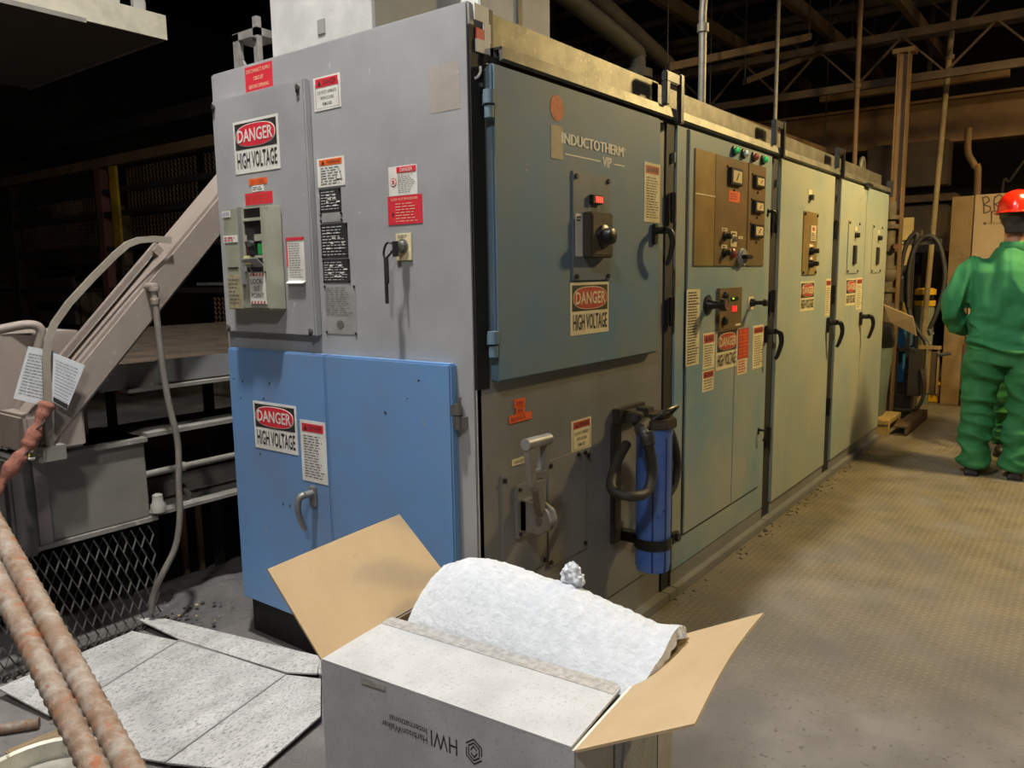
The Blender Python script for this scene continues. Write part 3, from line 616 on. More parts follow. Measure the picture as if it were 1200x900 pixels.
c3 = thing('power_cabinet', 'cabinet with one wide pale blue-green door and bronze switch plate', 'cabinet', (3.0, .6, FL), 'row of power supply cabinets')
cabinet_shell(c3, 2.551, 3.60, PALE); gap(c2, 2.431, 2.55)
RIGHT.slab(2.552, 3.60, .065, 1.952, .0, .022).build('door', PALE, c3, bevel=.004)
q = side_plate(c3, 2.957, 3.235, 1.334, 1.703, BRASSP, d=D, label='bronze switch plate with four screws')
qq = RIGHT.slab(3.08, 3.18, 1.535, 1.625, D+.005, D+.012).build('readout_label', CREAM, c3); RIGHT.slab(3.11, 3.15, 1.595, 1.615, D+.011, D+.0135).build('red_lens', RED2, qq); lines(RIGHT, 3.09, 3.17, 1.54, 1.585, 4, D+.0135, INK, qq, 2)
for v in (1.475, 1.40):
    RIGHT.slab(3.07, 3.14, v+.022, v+.04, D+.005, D+.009).build('tag_plate', CREAM, c3)
    MB().lathe(RIGHT.pt(3.10,v,D+.006), (0,-1,0), [(0,.026),(.02,.022),(.022,.014),(.05,.014)], 12).build('switch_knob', BLK, c3, True)
q = plate(RIGHT, c3, 'small_plate', 3.04, 3.10, 1.765, 1.83, D, CREAM, th=.003); RIGHT.slab(3.05, 3.09, 1.77, 1.80, D+.002, D+.02).build('latch', DKM, q)
danger_sign(RIGHT, c3, 2.952, 3.228, 1.121, 1.296, D, True, ST)
notice(RIGHT, c3, 3.48, 3.592, 1.07, 1.307, D, base=CREAM, hm=RED2, n=12, label='tall yellowed danger notice above the handle', step=ST)
lever_handle(RIGHT, c3, 3.545, 1.0, D, BLK, 1.3, .05)

c4 = thing('power_cabinet', 'two-door pale cabinet closing the row beside the steel column', 'cabinet', (4.4, .6, FL), 'row of power supply cabinets')
cabinet_shell(c4, 3.751, 5.18, PALE); gap(c3, 3.601, 3.75)
for x0, x1 in ((3.752,4.452),(4.458,5.178)): RIGHT.slab(x0, x1, .065, 1.952, .0, .022).build('door', PALE, c4, bevel=.004)
for u0, u1 in ((3.96,4.262),(4.66,4.97)):
    q = side_plate(c4, u0, u1, 1.336, 1.697, PALE, d=D, label='narrow screwed switch plate')
    um = u0+.15
    RIGHT.slab(um, um+.06, 1.63, 1.66, D+.005, D+.01).build('tag_plate', CREAM, c4); MB().lathe(RIGHT.pt(um+.03,1.60,D+.006), (0,-1,0), [(0,.02),(.03,.016)], 12).build('switch_knob', BLK, c4, True)
    RIGHT.slab(um-.02, um+.05, 1.40, 1.53, D+.004, D+.02).build('slide_switch', DKM, c4, bevel=.003)
danger_sign(RIGHT, c4, 3.972, 4.238, 1.113, 1.300, D, True, ST)
notice(RIGHT, c4, 4.26, 4.42, 1.075, 1.304, D, base=CREAM, hm=RED2, n=12, label='tall yellowed danger notice on the centre seam', step=ST)
lever_handle(RIGHT, c4, 4.40, .995, D, BLK, 1.3, .05)
mb = MB(); mb.tube([(5.0+.05*math.cos(a), .15, 2.13+.1*math.sin(a)) for a in [i*math.pi/6 for i in range(13)]], .018, 8, 2).build('lifting_eye', GALV, c4, True)
B(5.165, 5.178, -.05, .0, 1.93, 2.06).build('end_bracket', DKM, c4)
RIGHT.slab(4.35, 4.5, 1.952, 1.975, .03, .05).build('latch_tab', BLK, c4)

# ------------------------------------------------------------------ blue filter canister on the front of cabinet 1
fc = thing('filter_canister', 'blue filter canister with looped black hoses strapped to the grey cabinet', 'filter', (.865, -.1, .2))
fx, fy = .868, -.135
mb = MB(); n_ = 24
mb.lathe((fx,fy,.24), (0,0,1), [(0,.045),(.005,.062),(.03,.066),(.52,.066),(.53,.07),(.555,.07)], n_); mb.build('canister', FILTB, fc, True)
for a in (100, 205, 250, 300, 340):
    dx, dy = math.cos(math.radians(a)), math.sin(math.radians(a)); B(fx+dx*.066-.0025, fx+dx*.066+.0025, fy+dy*.066-.0025, fy+dy*.066+.0025, .25, .76).build('rib', M('dark_blue_rib', (40,56,110)), fc)
mb = MB(); P_ = [(fx+.085*math.cos(math.radians(a)), fy+.085*math.sin(math.radians(a))) for a in range(15, 375, 45)]
mb.prism([(x,y,.795) for x, y in P_], (0,0,.035)); mb.prism([(fx+(x-fx)*.72,fy+(y-fy)*.72,.83) for x, y in P_], (0,0,.02)); mb.build('cap', M('dark_bronze_plastic', (62,52,42), rough=.5), fc, bevel=.004)
MB().tube([(fx+.08,fy-.03,.835),(fx+.05,fy-.07,.87),(fx-.04,fy-.07,.868),(fx-.075,fy-.03,.835)], .006, 8, 6).build('bail_handle', BLK, fc, True)
mb = MB(); mb.cyl((fx-.06,fy-.0,.82), (fx-.19,fy-.04,.82), .022, 12); mb.lathe((fx-.11,fy+.02,.83), (0,0,1), [(0,.03),(.03,.03),(.035,.02)], 12); mb.box(fx-.05,fx+.0,fy+.0,fy+.05,.835,.87)
mb.build('valve', RUBBER, fc, True, .003)
MB().tube([(fx-.17,fy-.03,.82),(fx-.20,fy-.07,.80),(fx-.17,fy-.075,.72),(fx-.155,fy-.07,.65),(fx-.19,fy-.07,.60),(fx-.27,fy-.05,.60),(fx-.28,fy+.02,.62),(fx-.19,fy+.05,.69),(fx-.10,fy+.06,.74)], .018, 12, 6).build('hose', RUBBER, fc, True)
MB().cyl((fx-.19,fy-.065,.815), (fx-.19,fy-.076,.77), .024, 12).build('hose_fitting', DKM, fc, True)
MB().tube([(fx+.06,fy+.01,.81),(fx+.17,fy+.03,.77),(fx+.25,fy+.035,.68),(fx+.28,fy+.035,.58),(fx+.24,fy+.035,.50),(fx+.15,fy+.05,.46),(fx+.06,fy+.09,.45)], .017, 12, 6).build('hose', RUBBER, fc, True)
RIGHT.slab(.775, .83, .34, .80, .0, .02).build('back_strap', DKM, fc, bevel=.003)
RIGHT.slab(.79, 1.0, .80, .86, .0, .03).build('mounting_bracket', DKM, fc, bevel=.003); B(.84, .90, -.1, -.02, .82, .85).build('bracket_arm', DKM, fc)
mb = MB(); R_ = [mb.ring((fx,fy,z), (0,0,1), .073, 20) for z in (.335,.375)]; mb.loft(R_, 20, False); mb.box(fx+.05,fx+.10,fy-.06,fy-.045,.335,.375); mb.box(fx-.02,fx+.02,fy+.06,-.002,.335,.375)
mb.build('clamp', BLK, fc)
MB().cyl((fx+.085,fy-.07,.355), (fx+.085,fy-.03,.355), .016, 10).build('clamp_bolt', BLK, fc); MB().cyl((fx+.19,-.01,.345), (fx+.19,-.05,.345), .018, 10).build('wall_bolt', DKM, fc)

# ------------------------------------------------------------------ ducts on top of the cabinets
dt = thing('wiring_duct', 'pale grey square duct rising from the top of the grey end cabinet', 'duct', (.4, .8, 2.0))
B(.15, .55, .515, 1.06, 2.135, 3.4).build('duct_body', GREYBOX, dt, bevel=.004); B(.146, .152, .76, .80, 2.19, 2.24).build('knockout', M('knockout_grey', (130,130,126)), dt, bevel=.002)
B(.14, .56, .505, .52, 2.135, 3.4).build('shaded_side', GREYD, dt)  # duct's own side face, its shade painted by a darker grey sheet
dt = thing('wiring_duct', 'pale square duct with a seam on the roof behind the galvanised canopy', 'duct', (.75, .5, 2.0))
B(.57, 1.02, .42, .8, 2.135, 3.4).build('duct_body', GREYBOX, dt, bevel=.004); B(.79, .815, .41, .425, 2.135, 3.4).build('seam_cover', DKM, dt)
br_ = thing('cable_bracket', 'cut steel channel bracket beside the pale duct', 'bracket', (.12, 1.14, 2.02))
mb = MB(); mb.box(.10,.12,1.19,1.225,2.135,2.26); mb.box(.10,.12,1.075,1.10,2.135,2.30); mb.box(.10,.2,1.075,1.225,2.235,2.262); mb.prism([(.11,1.225,2.135),(.11,1.165,2.135),(.11,1.2,2.18),(.11,1.225,2.22)], (.012,0,0)); mb.build('channel', M('dull_zinc', (128,124,118), (104,100,96), sc=20, rough=.6), br_)
MB().cyl((.10,1.088,2.22), (.094,1.088,2.22), .008, 8).build('bolt', BLK, br_)

# ------------------------------------------------------------------ open carton with ceramic fibre blanket
A0 = Vector((-.646, -.059, 0)); av = Vector((.0789, -.9969, 0)); bv = Vector((.9969, .0789, 0)); LA, LB, RZ = .655, .505, .49
def bx(a, b, z): return A0+av*a+bv*b+Vector((0,0,z))
def panel(c, th, mat, name, root, uv=(0,0,0), edge=True):
    """thin sheet from four corners, thickened along its normal"""
    c = [Vector(p) for p in c]; n = (c[1]-c[0]).cross(c[3]-c[0]).normalized()*th
    return MB().prism(c, n).build(name, mat, root)
ob = thing('cardboard_box', 'open white carton with kraft flaps, upside-down lettering, on the floor', 'box', A0+av*.33+bv*.25+Vector((0,0,FL)))
T = .006
panel([bx(0,0,FL), bx(LA,0,FL), bx(LA,0,RZ), bx(0,0,RZ)], -T, WBOX, 'front_wall', ob)
panel([bx(0,LB,FL), bx(0,T,FL), bx(0,T,RZ), bx(0,LB,RZ)], -T, KRAFT, 'side_wall', ob)
RW = panel([bx(LA,T,FL), bx(LA,LB,FL), bx(LA,LB,RZ), bx(LA,T,RZ)], -T, WHITE, 'side_wall', ob)
panel([bx(LA-T,LB,FL), bx(T,LB,FL), bx(T,LB,RZ), bx(LA-T,LB,RZ)], -T, KRAFT, 'back_wall', ob)
panel([bx(T,T,FL+.002), bx(LA-T,T,FL+.002), bx(LA-T,LB-T,FL+.002), bx(T,LB-T,FL+.002)], T, KRAFT, 'bottom', ob)
# closed front flap with rounded far corner and tape
mb = MB(); fp = [bx(.004,.0,RZ+.001), bx(LA-.006,.0,RZ+.001), bx(LA-.012,.225,RZ+.003), bx(LA-.016,.238,RZ+.003), bx(LA-.03,.246,RZ+.003), bx(-.002,.247,RZ+.003)]
mb.prism(fp, (0,0,T)); mb.build('front_flap', WBOX, ob)
mb = MB(); mb.prism([bx(0,.205,RZ+T+.003), bx(LA-.016,.200,RZ+T+.003), bx(LA-.016,.236,RZ+T+.0035), bx(LA-.03,.245,RZ+T+.0035), bx(-.001,.246,RZ+T+.0035)], (0,0,.001)); mb.build('tape', TAPE, ob)
mb = MB(); mb.prism([bx(.13,-.0075,RZ-.012), bx(.2,-.0075,RZ-.01), bx(.2,-.0075,RZ+.004), bx(.13,-.0075,RZ+.004)], -bv*.0004); mb.build('crease', TAPE, ob)
def flap(name, h0, h1, o1, o0, bend=0.0):
    """kraft flap: hinge h0-h1, outer edge o0-o1, with a soft bow"""
    mb = MB(); n, k = 10, 8; h0, h1, o0, o1 = map(Vector, (h0, h1, o0, o1)); nn = (h1-h0).cross(o0-h0).normalized()
    for side in (0, 1):
        for i in range(n+1):
            for j in range(k+1):
                s, t = i/n, j/k
                p = (h0*(1-s)+h1*s)*(1-t)+(o0*(1-s)+o1*s)*t
                p = p+nn*(bend*math.sin(math.pi*s)*t*t+side*.005)
                mb.v.append(p)
    N_ = (n+1)*(k+1); idx = lambda s, i, j: s*N_+i*(k+1)+j
    for i in range(n):
        for j in range(k):
            mb.f.append((idx(0,i,j), idx(0,i+1,j), idx(0,i+1,j+1), idx(0,i,j+1))); mb.f.append((idx(1,i,j), idx(1,i,j+1), idx(1,i+1,j+1), idx(1,i+1,j)))
    for i in range(n): mb.f.append((idx(0,i,0), idx(1,i,0), idx(1,i+1,0), idx(0,i+1,0))); mb.f.append((idx(0,i,k), idx(0,i+1,k), idx(1,i+1,k), idx(1,i,k)))
    for j in range(k): mb.f.append((idx(0,0,j), idx(0,0,j+1), idx(1,0,j+1), idx(1,0,j))); mb.f.append((idx(0,n,j), idx(1,n,j), idx(1,n,j+1), idx(0,n,j+1)))
    return mb.build(name, KRAFT, ob, True)
flap('side_flap', bx(-.001,.0,RZ+.002), bx(-.001,LB,RZ+.002), bx(-.15,.455,.688), bx(-.15,-.015,.684), .006)
flap('side_flap', bx(LA+.001,.0,RZ+.002), bx(LA+.001,LB+.03,RZ+.002), bx(.87,.478,.622), bx(.87,.035,.595), -.012)
flap('back_flap', bx(.01,LB+.001,RZ), bx(LA-.01,LB+.001,RZ), bx(LA+.01,LB+.10,RZ-.14), bx(.0,LB+.09,RZ-.16), .0)
BF = Face(lambda u, v, d: bx(u, -d, v))
BFU = Face(lambda u, v, d: bx(u, -d-.0006, v))
# lettering is upside down: the carton stands on its head
text(BFU, 'HWI', .386, .318, .4245, .388, .0006, INK, ob, -.004)
text(BFU, 'HarbisonWalker', .308, .181, .405, .388, .0006, INK, ob)
text(BFU, 'International', .308, .205, .4245, .409, .0006, INK, ob)
mb = MB()
def stroke(pts, w=.0034):
    pts = [Vector(p) for p in pts]
    for a, b in zip(pts, pts[1:]):
        d = (b-a).normalized(); nrm = Vector((-d.y, d.x))*w/2; a2, b2 = a-d*w*.3, b+d*w*.3
        mb.quad(*[BFU.pt(.428+q.x*.8, .412+q.y, .0006) for q in (a2+nrm, b2+nrm, b2-nrm, a2-nrm)])
for sg in (1, -1):
    hx = lambda r, k: (sg*r*math.cos(math.radians(90-60*k)), sg*r*math.sin(math.radians(90-60*k)))
    stroke([hx(.027,-1), hx(.027,0), hx(.027,1), (sg*.0234,-sg*.004)]); stroke([hx(.019,-1), hx(.019,0), (sg*.0165,sg*.0095), (sg*.0165,-sg*.006)]); stroke([(-sg*.010,sg*.002), (-sg*.001,sg*.0115), (sg*.0085,sg*.005)])
mb.build('hexagon_logo', INK, ob, fix=False)
# printed pattern panel on the side wall
SF = Face(lambda u, v, d: bx(LA+d+.0008, u, v))
INKB = M('pale_blue_print', (176,184,192), (200,204,206), sc=200, lo=.45, hi=.55)
SF.slab(.17, .41, -.02, .46, 0, .0006).build('printed_panel', INKB, ob)
for i in range(7):
    mb = MB(); u = .30+.012*i; mb.quad(SF.pt(u,.25+.0*i,.001), SF.pt(u+.006,.25,.001), SF.pt(u+.07,.42,.001), SF.pt(u+.064,.42,.001)); mb.build('printed_stripe', WHITE, ob, fix=False)
for u in (.17, .405): SF.slab(u, u+.004, -.02, .46, .0006, .0012).build('printed_line', INKG, ob)

# fibre blanket bulging out of the open half
bl_ = thing('fibre_blanket', 'white quilted ceramic fibre blanket bulging out of the open carton', 'insulation', bx(.33,.37,.25))
def blanket_mid(s, t):
    # s along the carton, t across: front lip inside the carton -> crest -> down behind
    a = .045+s*(.66-.045)
    prof = [(.20,.30),(.225,.42),(.25,.485),(.29,.535),(.34,.578),(.40,.602),(.45,.596),(.485,.57),(.493,.50),(.490,.40)]
    x = t*(len(prof)-1); i = min(int(x), len(prof)-2); f = x-i
    p0, p1, p2, p3 = prof[max(i-1,0)], prof[i], prof[i+1], prof[min(i+2,len(prof)-1)]
    cr = lambda k: .5*((2*p1[k])+(p2[k]-p0[k])*f+(2*p0[k]-5*p1[k]+4*p2[k]-p3[k])*f*f+(3*p1[k]-p0[k]-3*p2[k]+p3[k])*f**3)
    b, z = cr(0), cr(1)
    lift = max(0, min(1, (z-.46)/.12))
    z += lift*(.022*math.exp(-((s-.22)/.22)**2)-.055*max(0, s-.6)/.4-.02*math.exp(-(s/.07)**2)+.02*max(0, s-.93)/.07)
    a += lift*(-.03*(1-s)**3*max(0, .5-t)+.035*s**3)*1.0
    b += .006*noise.noise(Vector((a*9, t*3, 1)))
    q = (math.sin(s*150+3*noise.noise(Vector((s*6,t*20,2))))*.5)*.0022+.0022*noise.noise(Vector((a*40, t*44, 5)))+.0009*math.sin(t*190+4*noise.noise(Vector((s*8, t*6, 9))))
    return bx(a, b, z+q*lift*1.2)
mb = MB(); n, k = 120, 80; th = .026
top = [[blanket_mid(i/n, j/k) for j in range(k+1)] for i in range(n+1)]
for sgn in (0, 1):
    for i in range(n+1):
        for j in range(k+1):
            p = top[i][j]
            if sgn:
                du = top[min(i+1,n)][j]-top[max(i-1,0)][j]; dv = top[i][min(j+1,k)]-top[i][max(j-1,0)]
                p = p+du.cross(dv).normalized()*th*(-1 if du.cross(dv).z > 0 or j > k*.75 or j < k*.2 else -1)
            mb.v.append(p)
N_ = (n+1)*(k+1); idx = lambda s, i, j: s*N_+i*(k+1)+j
for i in range(n):
    for j in range(k):
        mb.f.append((idx(0,i,j), idx(0,i+1,j), idx(0,i+1,j+1), idx(0,i,j+1))); mb.f.append((idx(1,i,j), idx(1,i,j+1), idx(1,i+1,j+1), idx(1,i+1,j)))
for j in range(k): mb.f.append((idx(0,0,j), idx(0,0,j+1), idx(1,0,j+1), idx(1,0,j))); mb.f.append((idx(0,n,j), idx(1,n,j), idx(1,n,j+1), idx(0,n,j+1)))
for i in range(n): mb.f.append((idx(0,i,0), idx(1,i,0), idx(1,i+1,0), idx(0,i+1,0))); mb.f.append((idx(0,i,k), idx(0,i+1,k), idx(1,i+1,k), idx(1,i,k)))
o = mb.build('blanket', FIBRE, bl_, True)
for pl in o.data.polygons: pl.use_smooth = True
def tuft(a, b, z, r, seed, name='torn_tuft'):
    mb = MB(); rd = random.Random(seed)
    c = bx(a, b, z); n1, n2 = 30, 20; rings = []
    for j in range(n2+1):
        f = j/n2*math.pi; i0 = len(mb.v)
        for i in range(n1):
            t = 2*math.pi*i/n1; d = Vector((math.sin(f)*math.cos(t), math.sin(f)*math.sin(t), math.cos(f)*1.2))
            mb.v.append(c+d*r*(1+.5*noise.noise(d*1.8+Vector((seed,0,0)))+.22*noise.noise(d*5+Vector((seed,3,0)))+.04*noise.noise(d*11+Vector((seed,7,0)))))
        rings.append(i0)
    mb.loft(rings, n1, False); o = mb.build(name, FIBRE, bl_, True); [setattr(p, 'use_smooth', True) for p in o.data.polygons]; return o
tuft(.41, .455, .628, .020, 3); tuft(.425, .452, .615, .016, 5); tuft(.395, .46, .612, .018, 8)

# ------------------------------------------------------------------ flattened carton on the floor
fs = thing('flattened_carton', 'dust-covered flattened white carton lying on the floor', 'cardboard', (-.4, 1.0, FL))
WBD = M('dust_caked_carton', (206,204,200), (172,170,165), sc=5, lo=.35, hi=.7, c3=(116,114,110), s3=80, t3=.51, w3=.16, rough=.85, bump=.6, bs=110, bd=.003, stretch=(1,2.2,1))
def sheet(name, pts, zs, th=.006):
    mb = MB(); mb.prism([(x,y,z) for (x,y), z in zip(pts, zs)], (0,0,th)); return mb.build(name, WBD, fs)
f0 = FL+.004
ma, mb_, mc, md = (-.240,1.314), (-.161,.760), (-.673,.639), (-.735,1.165)
sheet('main_panel', [ma, mb_, mc, (-.715,.75), md], [f0+.014,f0+.016,f0+.010,f0+.008,f0+.010])
sheet('side_panel', [(-.161,.755), (-.112,.632), (-.263,.448), (-.546,.383), (-.673,.634)], [f0+.016,f0+.018,f0+.02,f0+.01,f0+.010])
sheet('side_panel', [(-.243,1.318), (-.738,1.17), (-.765,1.178), (-.805,1.464), (-.301,1.551)], [f0+.014,f0+.010,f0+.012,f0+.03,f0+.012])
sheet('flap', [(-.256,1.600), (-.178,1.550), (-.022,.742), (-.105,.66), (-.155,.765), (-.235,1.318)], [f0+.035,f0+.022,f0+.03,f0+.026,f0+.02,f0+.018])
sheet('flap', [(-.105,.655), (-.028,.735), (.0,.62), (-.07,.56)], [f0+.030,f0+.032,f0+.02,f0+.02])
for a, b in ((ma, md), (mb_, mc), (ma, mb_)):
    a = Vector((*a, f0+.022)); b = Vector((*b, f0+.0165)); d = (b-a).normalized().cross(Vector((0,0,1)))*.003
    MB().bar(a, b, d, (0,0,.001)).build('crease', M('crease_grey', (150,148,144)), fs)

# ------------------------------------------------------------------ rebars, bucket, brush on the near left
def rebar(name, p, q, r, label, group=None, turns=26):
    p, q = Vector(p), Vector(q); d = (q-p); L_ = d.length; d.normalize(); t = Vector((0,0,1)); u = d.cross(t).normalized(); v = d.cross(u)
    mb = MB(); n = 14; m_ = int(L_/.0045); rings = []
    for i in range(m_+1):
        c = p+d*(L_*i/m_); s = i*L_/m_; i0 = len(mb.v)
        for k in range(n):
            a = 2*math.pi*k/n
            h = .5+.5*math.sin(2*math.pi*s/.021+a)
            rr = r*(.90+.12*h**3+.04*noise.noise(Vector((s*30, math.cos(a)*2, math.sin(a)*2))))
            mb.v.append(c+u*math.cos(a)*rr+v*math.sin(a)*rr)
        rings.append(i0)
    o = mb.loft(rings, n).build(name, RUST, None, True)
    return tag(o, label, 'rebar', group)
r1a, r1b = Vector((-1.26,-.41,.73)), Vector((-1.19,.123,.897))
dd = (r1b-r1a); k0 = (FL+.02-r1a.z)/dd.z
rebar('rebar', r1a+dd*(k0*.999), r1b+dd*2.75, .0185, 'rusty ribbed steel rebar, of two the one nearer the mesh screen', 'rusty rebars leaning together')
of = Vector((-.029,.0355,.002))
rebar('rebar', r1a+dd*(k0*.999)+of, r1b+dd*2.75+of, .0185, 'rusty ribbed steel rebar, of two the one nearer the offcut', 'rusty rebars leaning together')
bk_ = thing('pail', 'white plastic pail with a smeared rolled rim under the rebars', 'bucket', (-1.12, .26, FL))
mb = MB(); mb.lathe((-1.12,.26,FL), (0,0,1), [(0,.01),(0,.125),(.01,.13),(.36,.15),(.365,.158),(.375,.158),(.38,.15),(.375,.143),(.35,.142),(.03,.122),(.028,.01)], 36); mb.build('pail_body', M('smeared_white_plastic', (206,204,188), (176,172,156), sc=18, c3=(120,112,96), s3=40, t3=.62, w3=.05, rough=.35), bk_, True)
MB().lathe((-1.12,.26,FL+.33), (0,0,1), [(0,.13),(.006,.135),(.008,.01)], 30).build('contents', M('grey_slurry', (126,122,112), (168,164,154), sc=14, rough=.3), bk_)
bsh = thing('wire_brush', 'wooden wire brush with reddish bristles beside the pail', 'brush', (-.87, .96, FL))
o1, o2 = Vector((-.955,.965,FL+.06)), Vector((-.795,.955,FL+.06)); dv_ = (o2-o1).normalized(); sd = Vector((-dv_.y,dv_.x,0))
MB().bar(o1, o2, sd*.028, (0,0,.012)).build('back', WOOD, bsh, bevel=.004)
for i in range(13):
    c = o1+dv_*(.01+i*.0115)
    for k_ in (-1, 0, 1):
        p = c+sd*.018*k_; tip = p+Vector((random.uniform(-.004,.004), random.uniform(-.004,.004), -.0595))
        MB().cyl(p-Vector((0,0,.01)), tip, .0042, 5, .003).build('bristle_tuft', RUSTD, bsh)
hd = thing('wooden_handle', 'worn round wooden tool handle lying by the pail', 'handle', (-1.0, 1.05, FL))
MB().tube([(-1.03,1.22,FL+.028),(-.99,1.05,FL+.028),(-.985,.92,FL+.028)], lambda t: .024+.004*math.sin(t*3), 12, 6).build('shaft', WOOD, hd, True)
MB().cyl((-1.03,1.22,FL+.028), (-1.04,1.27,FL+.028), .018, 12).build('ferrule', RUSTD, hd, True)
rebar('rebar_offcut', (-1.0,1.30,FL+.018), (-.80,1.16,FL+.018), .018, 'short dark red ribbed offcut lying beside the flattened carton')

# ------------------------------------------------------------------ steel frame, boom and screen left of the cabinet
sf = thing('steel_frame', 'dusty grey steel machine frame with stacked open ledges beside the blue doors', 'machine frame', (.2, 1.8, FL))  # machine frame whose ledges rise like stair treads
B(-.565, -.155, 1.62, 2.0, .40, .725).build('cover_box', M('olive_grey_paint', (118,115,106), (104,101,94), sc=4, rough=.55), sf, bevel=.006)
B(-.58, -.15, 1.60, 2.0, .715, .735).build('cover_lid', DUST, sf, bevel=.003); B(-.60, -.13, 1.605, 1.64, .385, .402).build('bottom_flange', DUST, sf)
B(-.575, -.53, 1.61, 1.63, .40, .72).build('corner_plate', M('mauve_grey_paint', (120,112,108)), sf)
B(-.66, -.577, 1.60, 2.0, .37, .745).build('oily_post', DKST, sf, bevel=.01); B(-.80, -.66, 1.64, 2.0, .37, .74).build('oily_post', DKST, sf, bevel=.01)
B(-.29, 1.15, 1.66, 1.68, .93, 1.03).build('ledge_web', DUST, sf); B(-.20, 1.15, 1.62, 1.68, .918, .932).build('ledge_flange', DUST, sf); B(-.06, 1.15, 1.652, 1.662, .94, 1.035).build('web_patch', GREYD, sf)
B(-.15, 1.15, 1.60, 1.66, .733, .75).build('ledge_flange', DUST, sf); B(-.47, 1.15, 1.64, 1.98, .728, .735).build('ledge_top', DUST, sf)
MB().cyl((-.16,1.64,.575), (1.15,1.64,.575), .014, 10).build('tie_bar', DUST, sf, True); MB().cyl((.0,1.64,.575), (.02,1.64,.575), .02, 10).build('tie_collar', DUST, sf, True)
B(-.15, 1.15, 1.61, 1.84, .40, .414).build('ledge_top', DUST, sf); B(-.15, 1.15, 1.83, 1.845, .41, .50).build('ledge_back', DUST, sf)
MB().prism([(.06,1.70,.414),(.075,1.70,.414),(.075,1.83,.50),(.06,1.83,.50)], (0,0,.02)).build('gusset', DUST, sf)
MB().lathe((-.13,1.60,.42), (0,0,1), [(0,.03),(.03,.03),(.04,.022),(.07,.02),(.075,.012)], 14).build('bolt_head', M('pale_bolt', (150,146,138)), sf, True)
B(.3, .34, 1.9, 1.93, FL, .95).build('inner_post', CLAY, sf); B(-.58, -.55, 1.95, 1.99, FL, .40).build('inner_post', CLAY, sf); B(1.1, 1.14, 1.64, 1.98, FL, .95).build('inner_post', CLAY, sf); B(-.15, -.12, 1.9, 1.93, FL, .95).build('inner_post', CLAY, sf)
for x, m_ in ((.02,CLAY),(.16,M('orange_lit_plate', (128,100,74))),(.24,M('orange_lit_plate', (128,100,74)))): B(x, x+.022, 1.95, 1.97, FL, .37).build('hanging_plate', m_, sf)  # orange light on the two outer plates is painted into their colour

hs = thing('machine_housing', 'taupe painted machine housing behind the guard bar', 'machine', (-.8, 1.9, FL))
B(-1.5, -.30, 1.76, 2.3, .75, 1.172).build('housing_body', TAUPE, hs, bevel=.008); B(-1.5, -.82, 1.70, 2.2, FL, .75).build('pedestal', DKST, hs, bevel=.01)
B(-1.5, -.72, 1.76, 2.2, 1.172, 1.335).build('raised_top', TAUPE, hs, bevel=.008)
MB().tube([(-.47,1.74,1.10),(-.455,1.73,1.18),(-.49,1.74,1.205),(-.58,1.78,1.19),(-.66,1.80,1.178)], .017, 10, 6).build('breather_pipe', TAUPE, hs, True)
MB().prism([(-.62,1.70,.76),(-.50,1.70,.76),(-.47,1.70,.98),(-.55,1.70,.95)], (0,.04,0)).build('gusset', TAUPE, hs)
bm_ = thing('inclined_boom', 'taupe inclined box beam rising behind the grey end cabinet', 'beam', (-.1, 1.6, .9))
d_ = Vector((1, 0, 1.055)).normalized(); nn = Vector((-d_.z, 0, d_.x))
ctr = Vector((-.15, 1.6, 1.268)); MB().bar(ctr-d_*.62, ctr+d_*1.45, (0,.085,0), nn*.060).build('box_section', TAUPE, bm_, bevel=.012)
MB().bar(ctr-d_*.56, ctr+d_*1.45, (0,.012,0), nn*.004).build('weld_seam', TAUPE, bm_)
c_ = ctr+nn*.09+Vector((0,.0,0)); MB().bar(c_-d_*.36, c_+d_*.24, (0,.012,0), nn*.010).build('lower_rail', TAUPE, bm_, bevel=.002)
c_ = ctr+nn*.062; MB().bar(c_+d_*.20, c_+d_*.235, (0,.02,0), nn*.03).build('rail_foot', TAUPE, bm_)
B(-.62, -.42, 1.52, 1.76, .76, .90).build('boom_root', TAUPE, bm_, bevel=.01)
gb = thing('guard_bar', 'bent flat steel guard bar standing in front of the inclined beam', 'guard', (-.56, 1.5, .78))
pts = [(-.558,.785),(-.552,.95),(-.543,1.09),(-.53,1.16),(-.505,1.215),(-.45,1.285),(-.36,1.375),(-.27,1.458),(-.225,1.494),(-.18,1.512),(-.12,1.518),(-.05,1.515)]
mb = MB(); rings = []
for i, (x, z) in enumerate(pts):
    a = Vector((pts[max(i-1,0)][0], 0, pts[max(i-1,0)][1])); b = Vector((pts[min(i+1,len(pts)-1)][0], 0, pts[min(i+1,len(pts)-1)][1])); t = (b-a).normalized(); n2 = Vector((-t.z, 0, t.x))*.012
    c = Vector((x, 1.49, z)); i0 = len(mb.v); mb.v += [c-n2+Vector((0,-.004,0)), c+n2+Vector((0,-.004,0)), c+n2+Vector((0,.006,0)), c-n2+Vector((0,.006,0))]; rings.append(i0)
mb.loft(rings, 4); mb.build('bent_bar', M('olive_bar_paint', (150,142,128), (134,126,112), sc=8, rough=.55), gb)
B(-.60, -.51, 1.48, 1.60, .735, .787).build('foot', DUST, gb)
TG = M('laminated_paper', (214,217,218), (200,203,204), sc=10, rough=.25)
tgf = Face(lambda u, v, d: Vector((u, 1.515-d, v)))
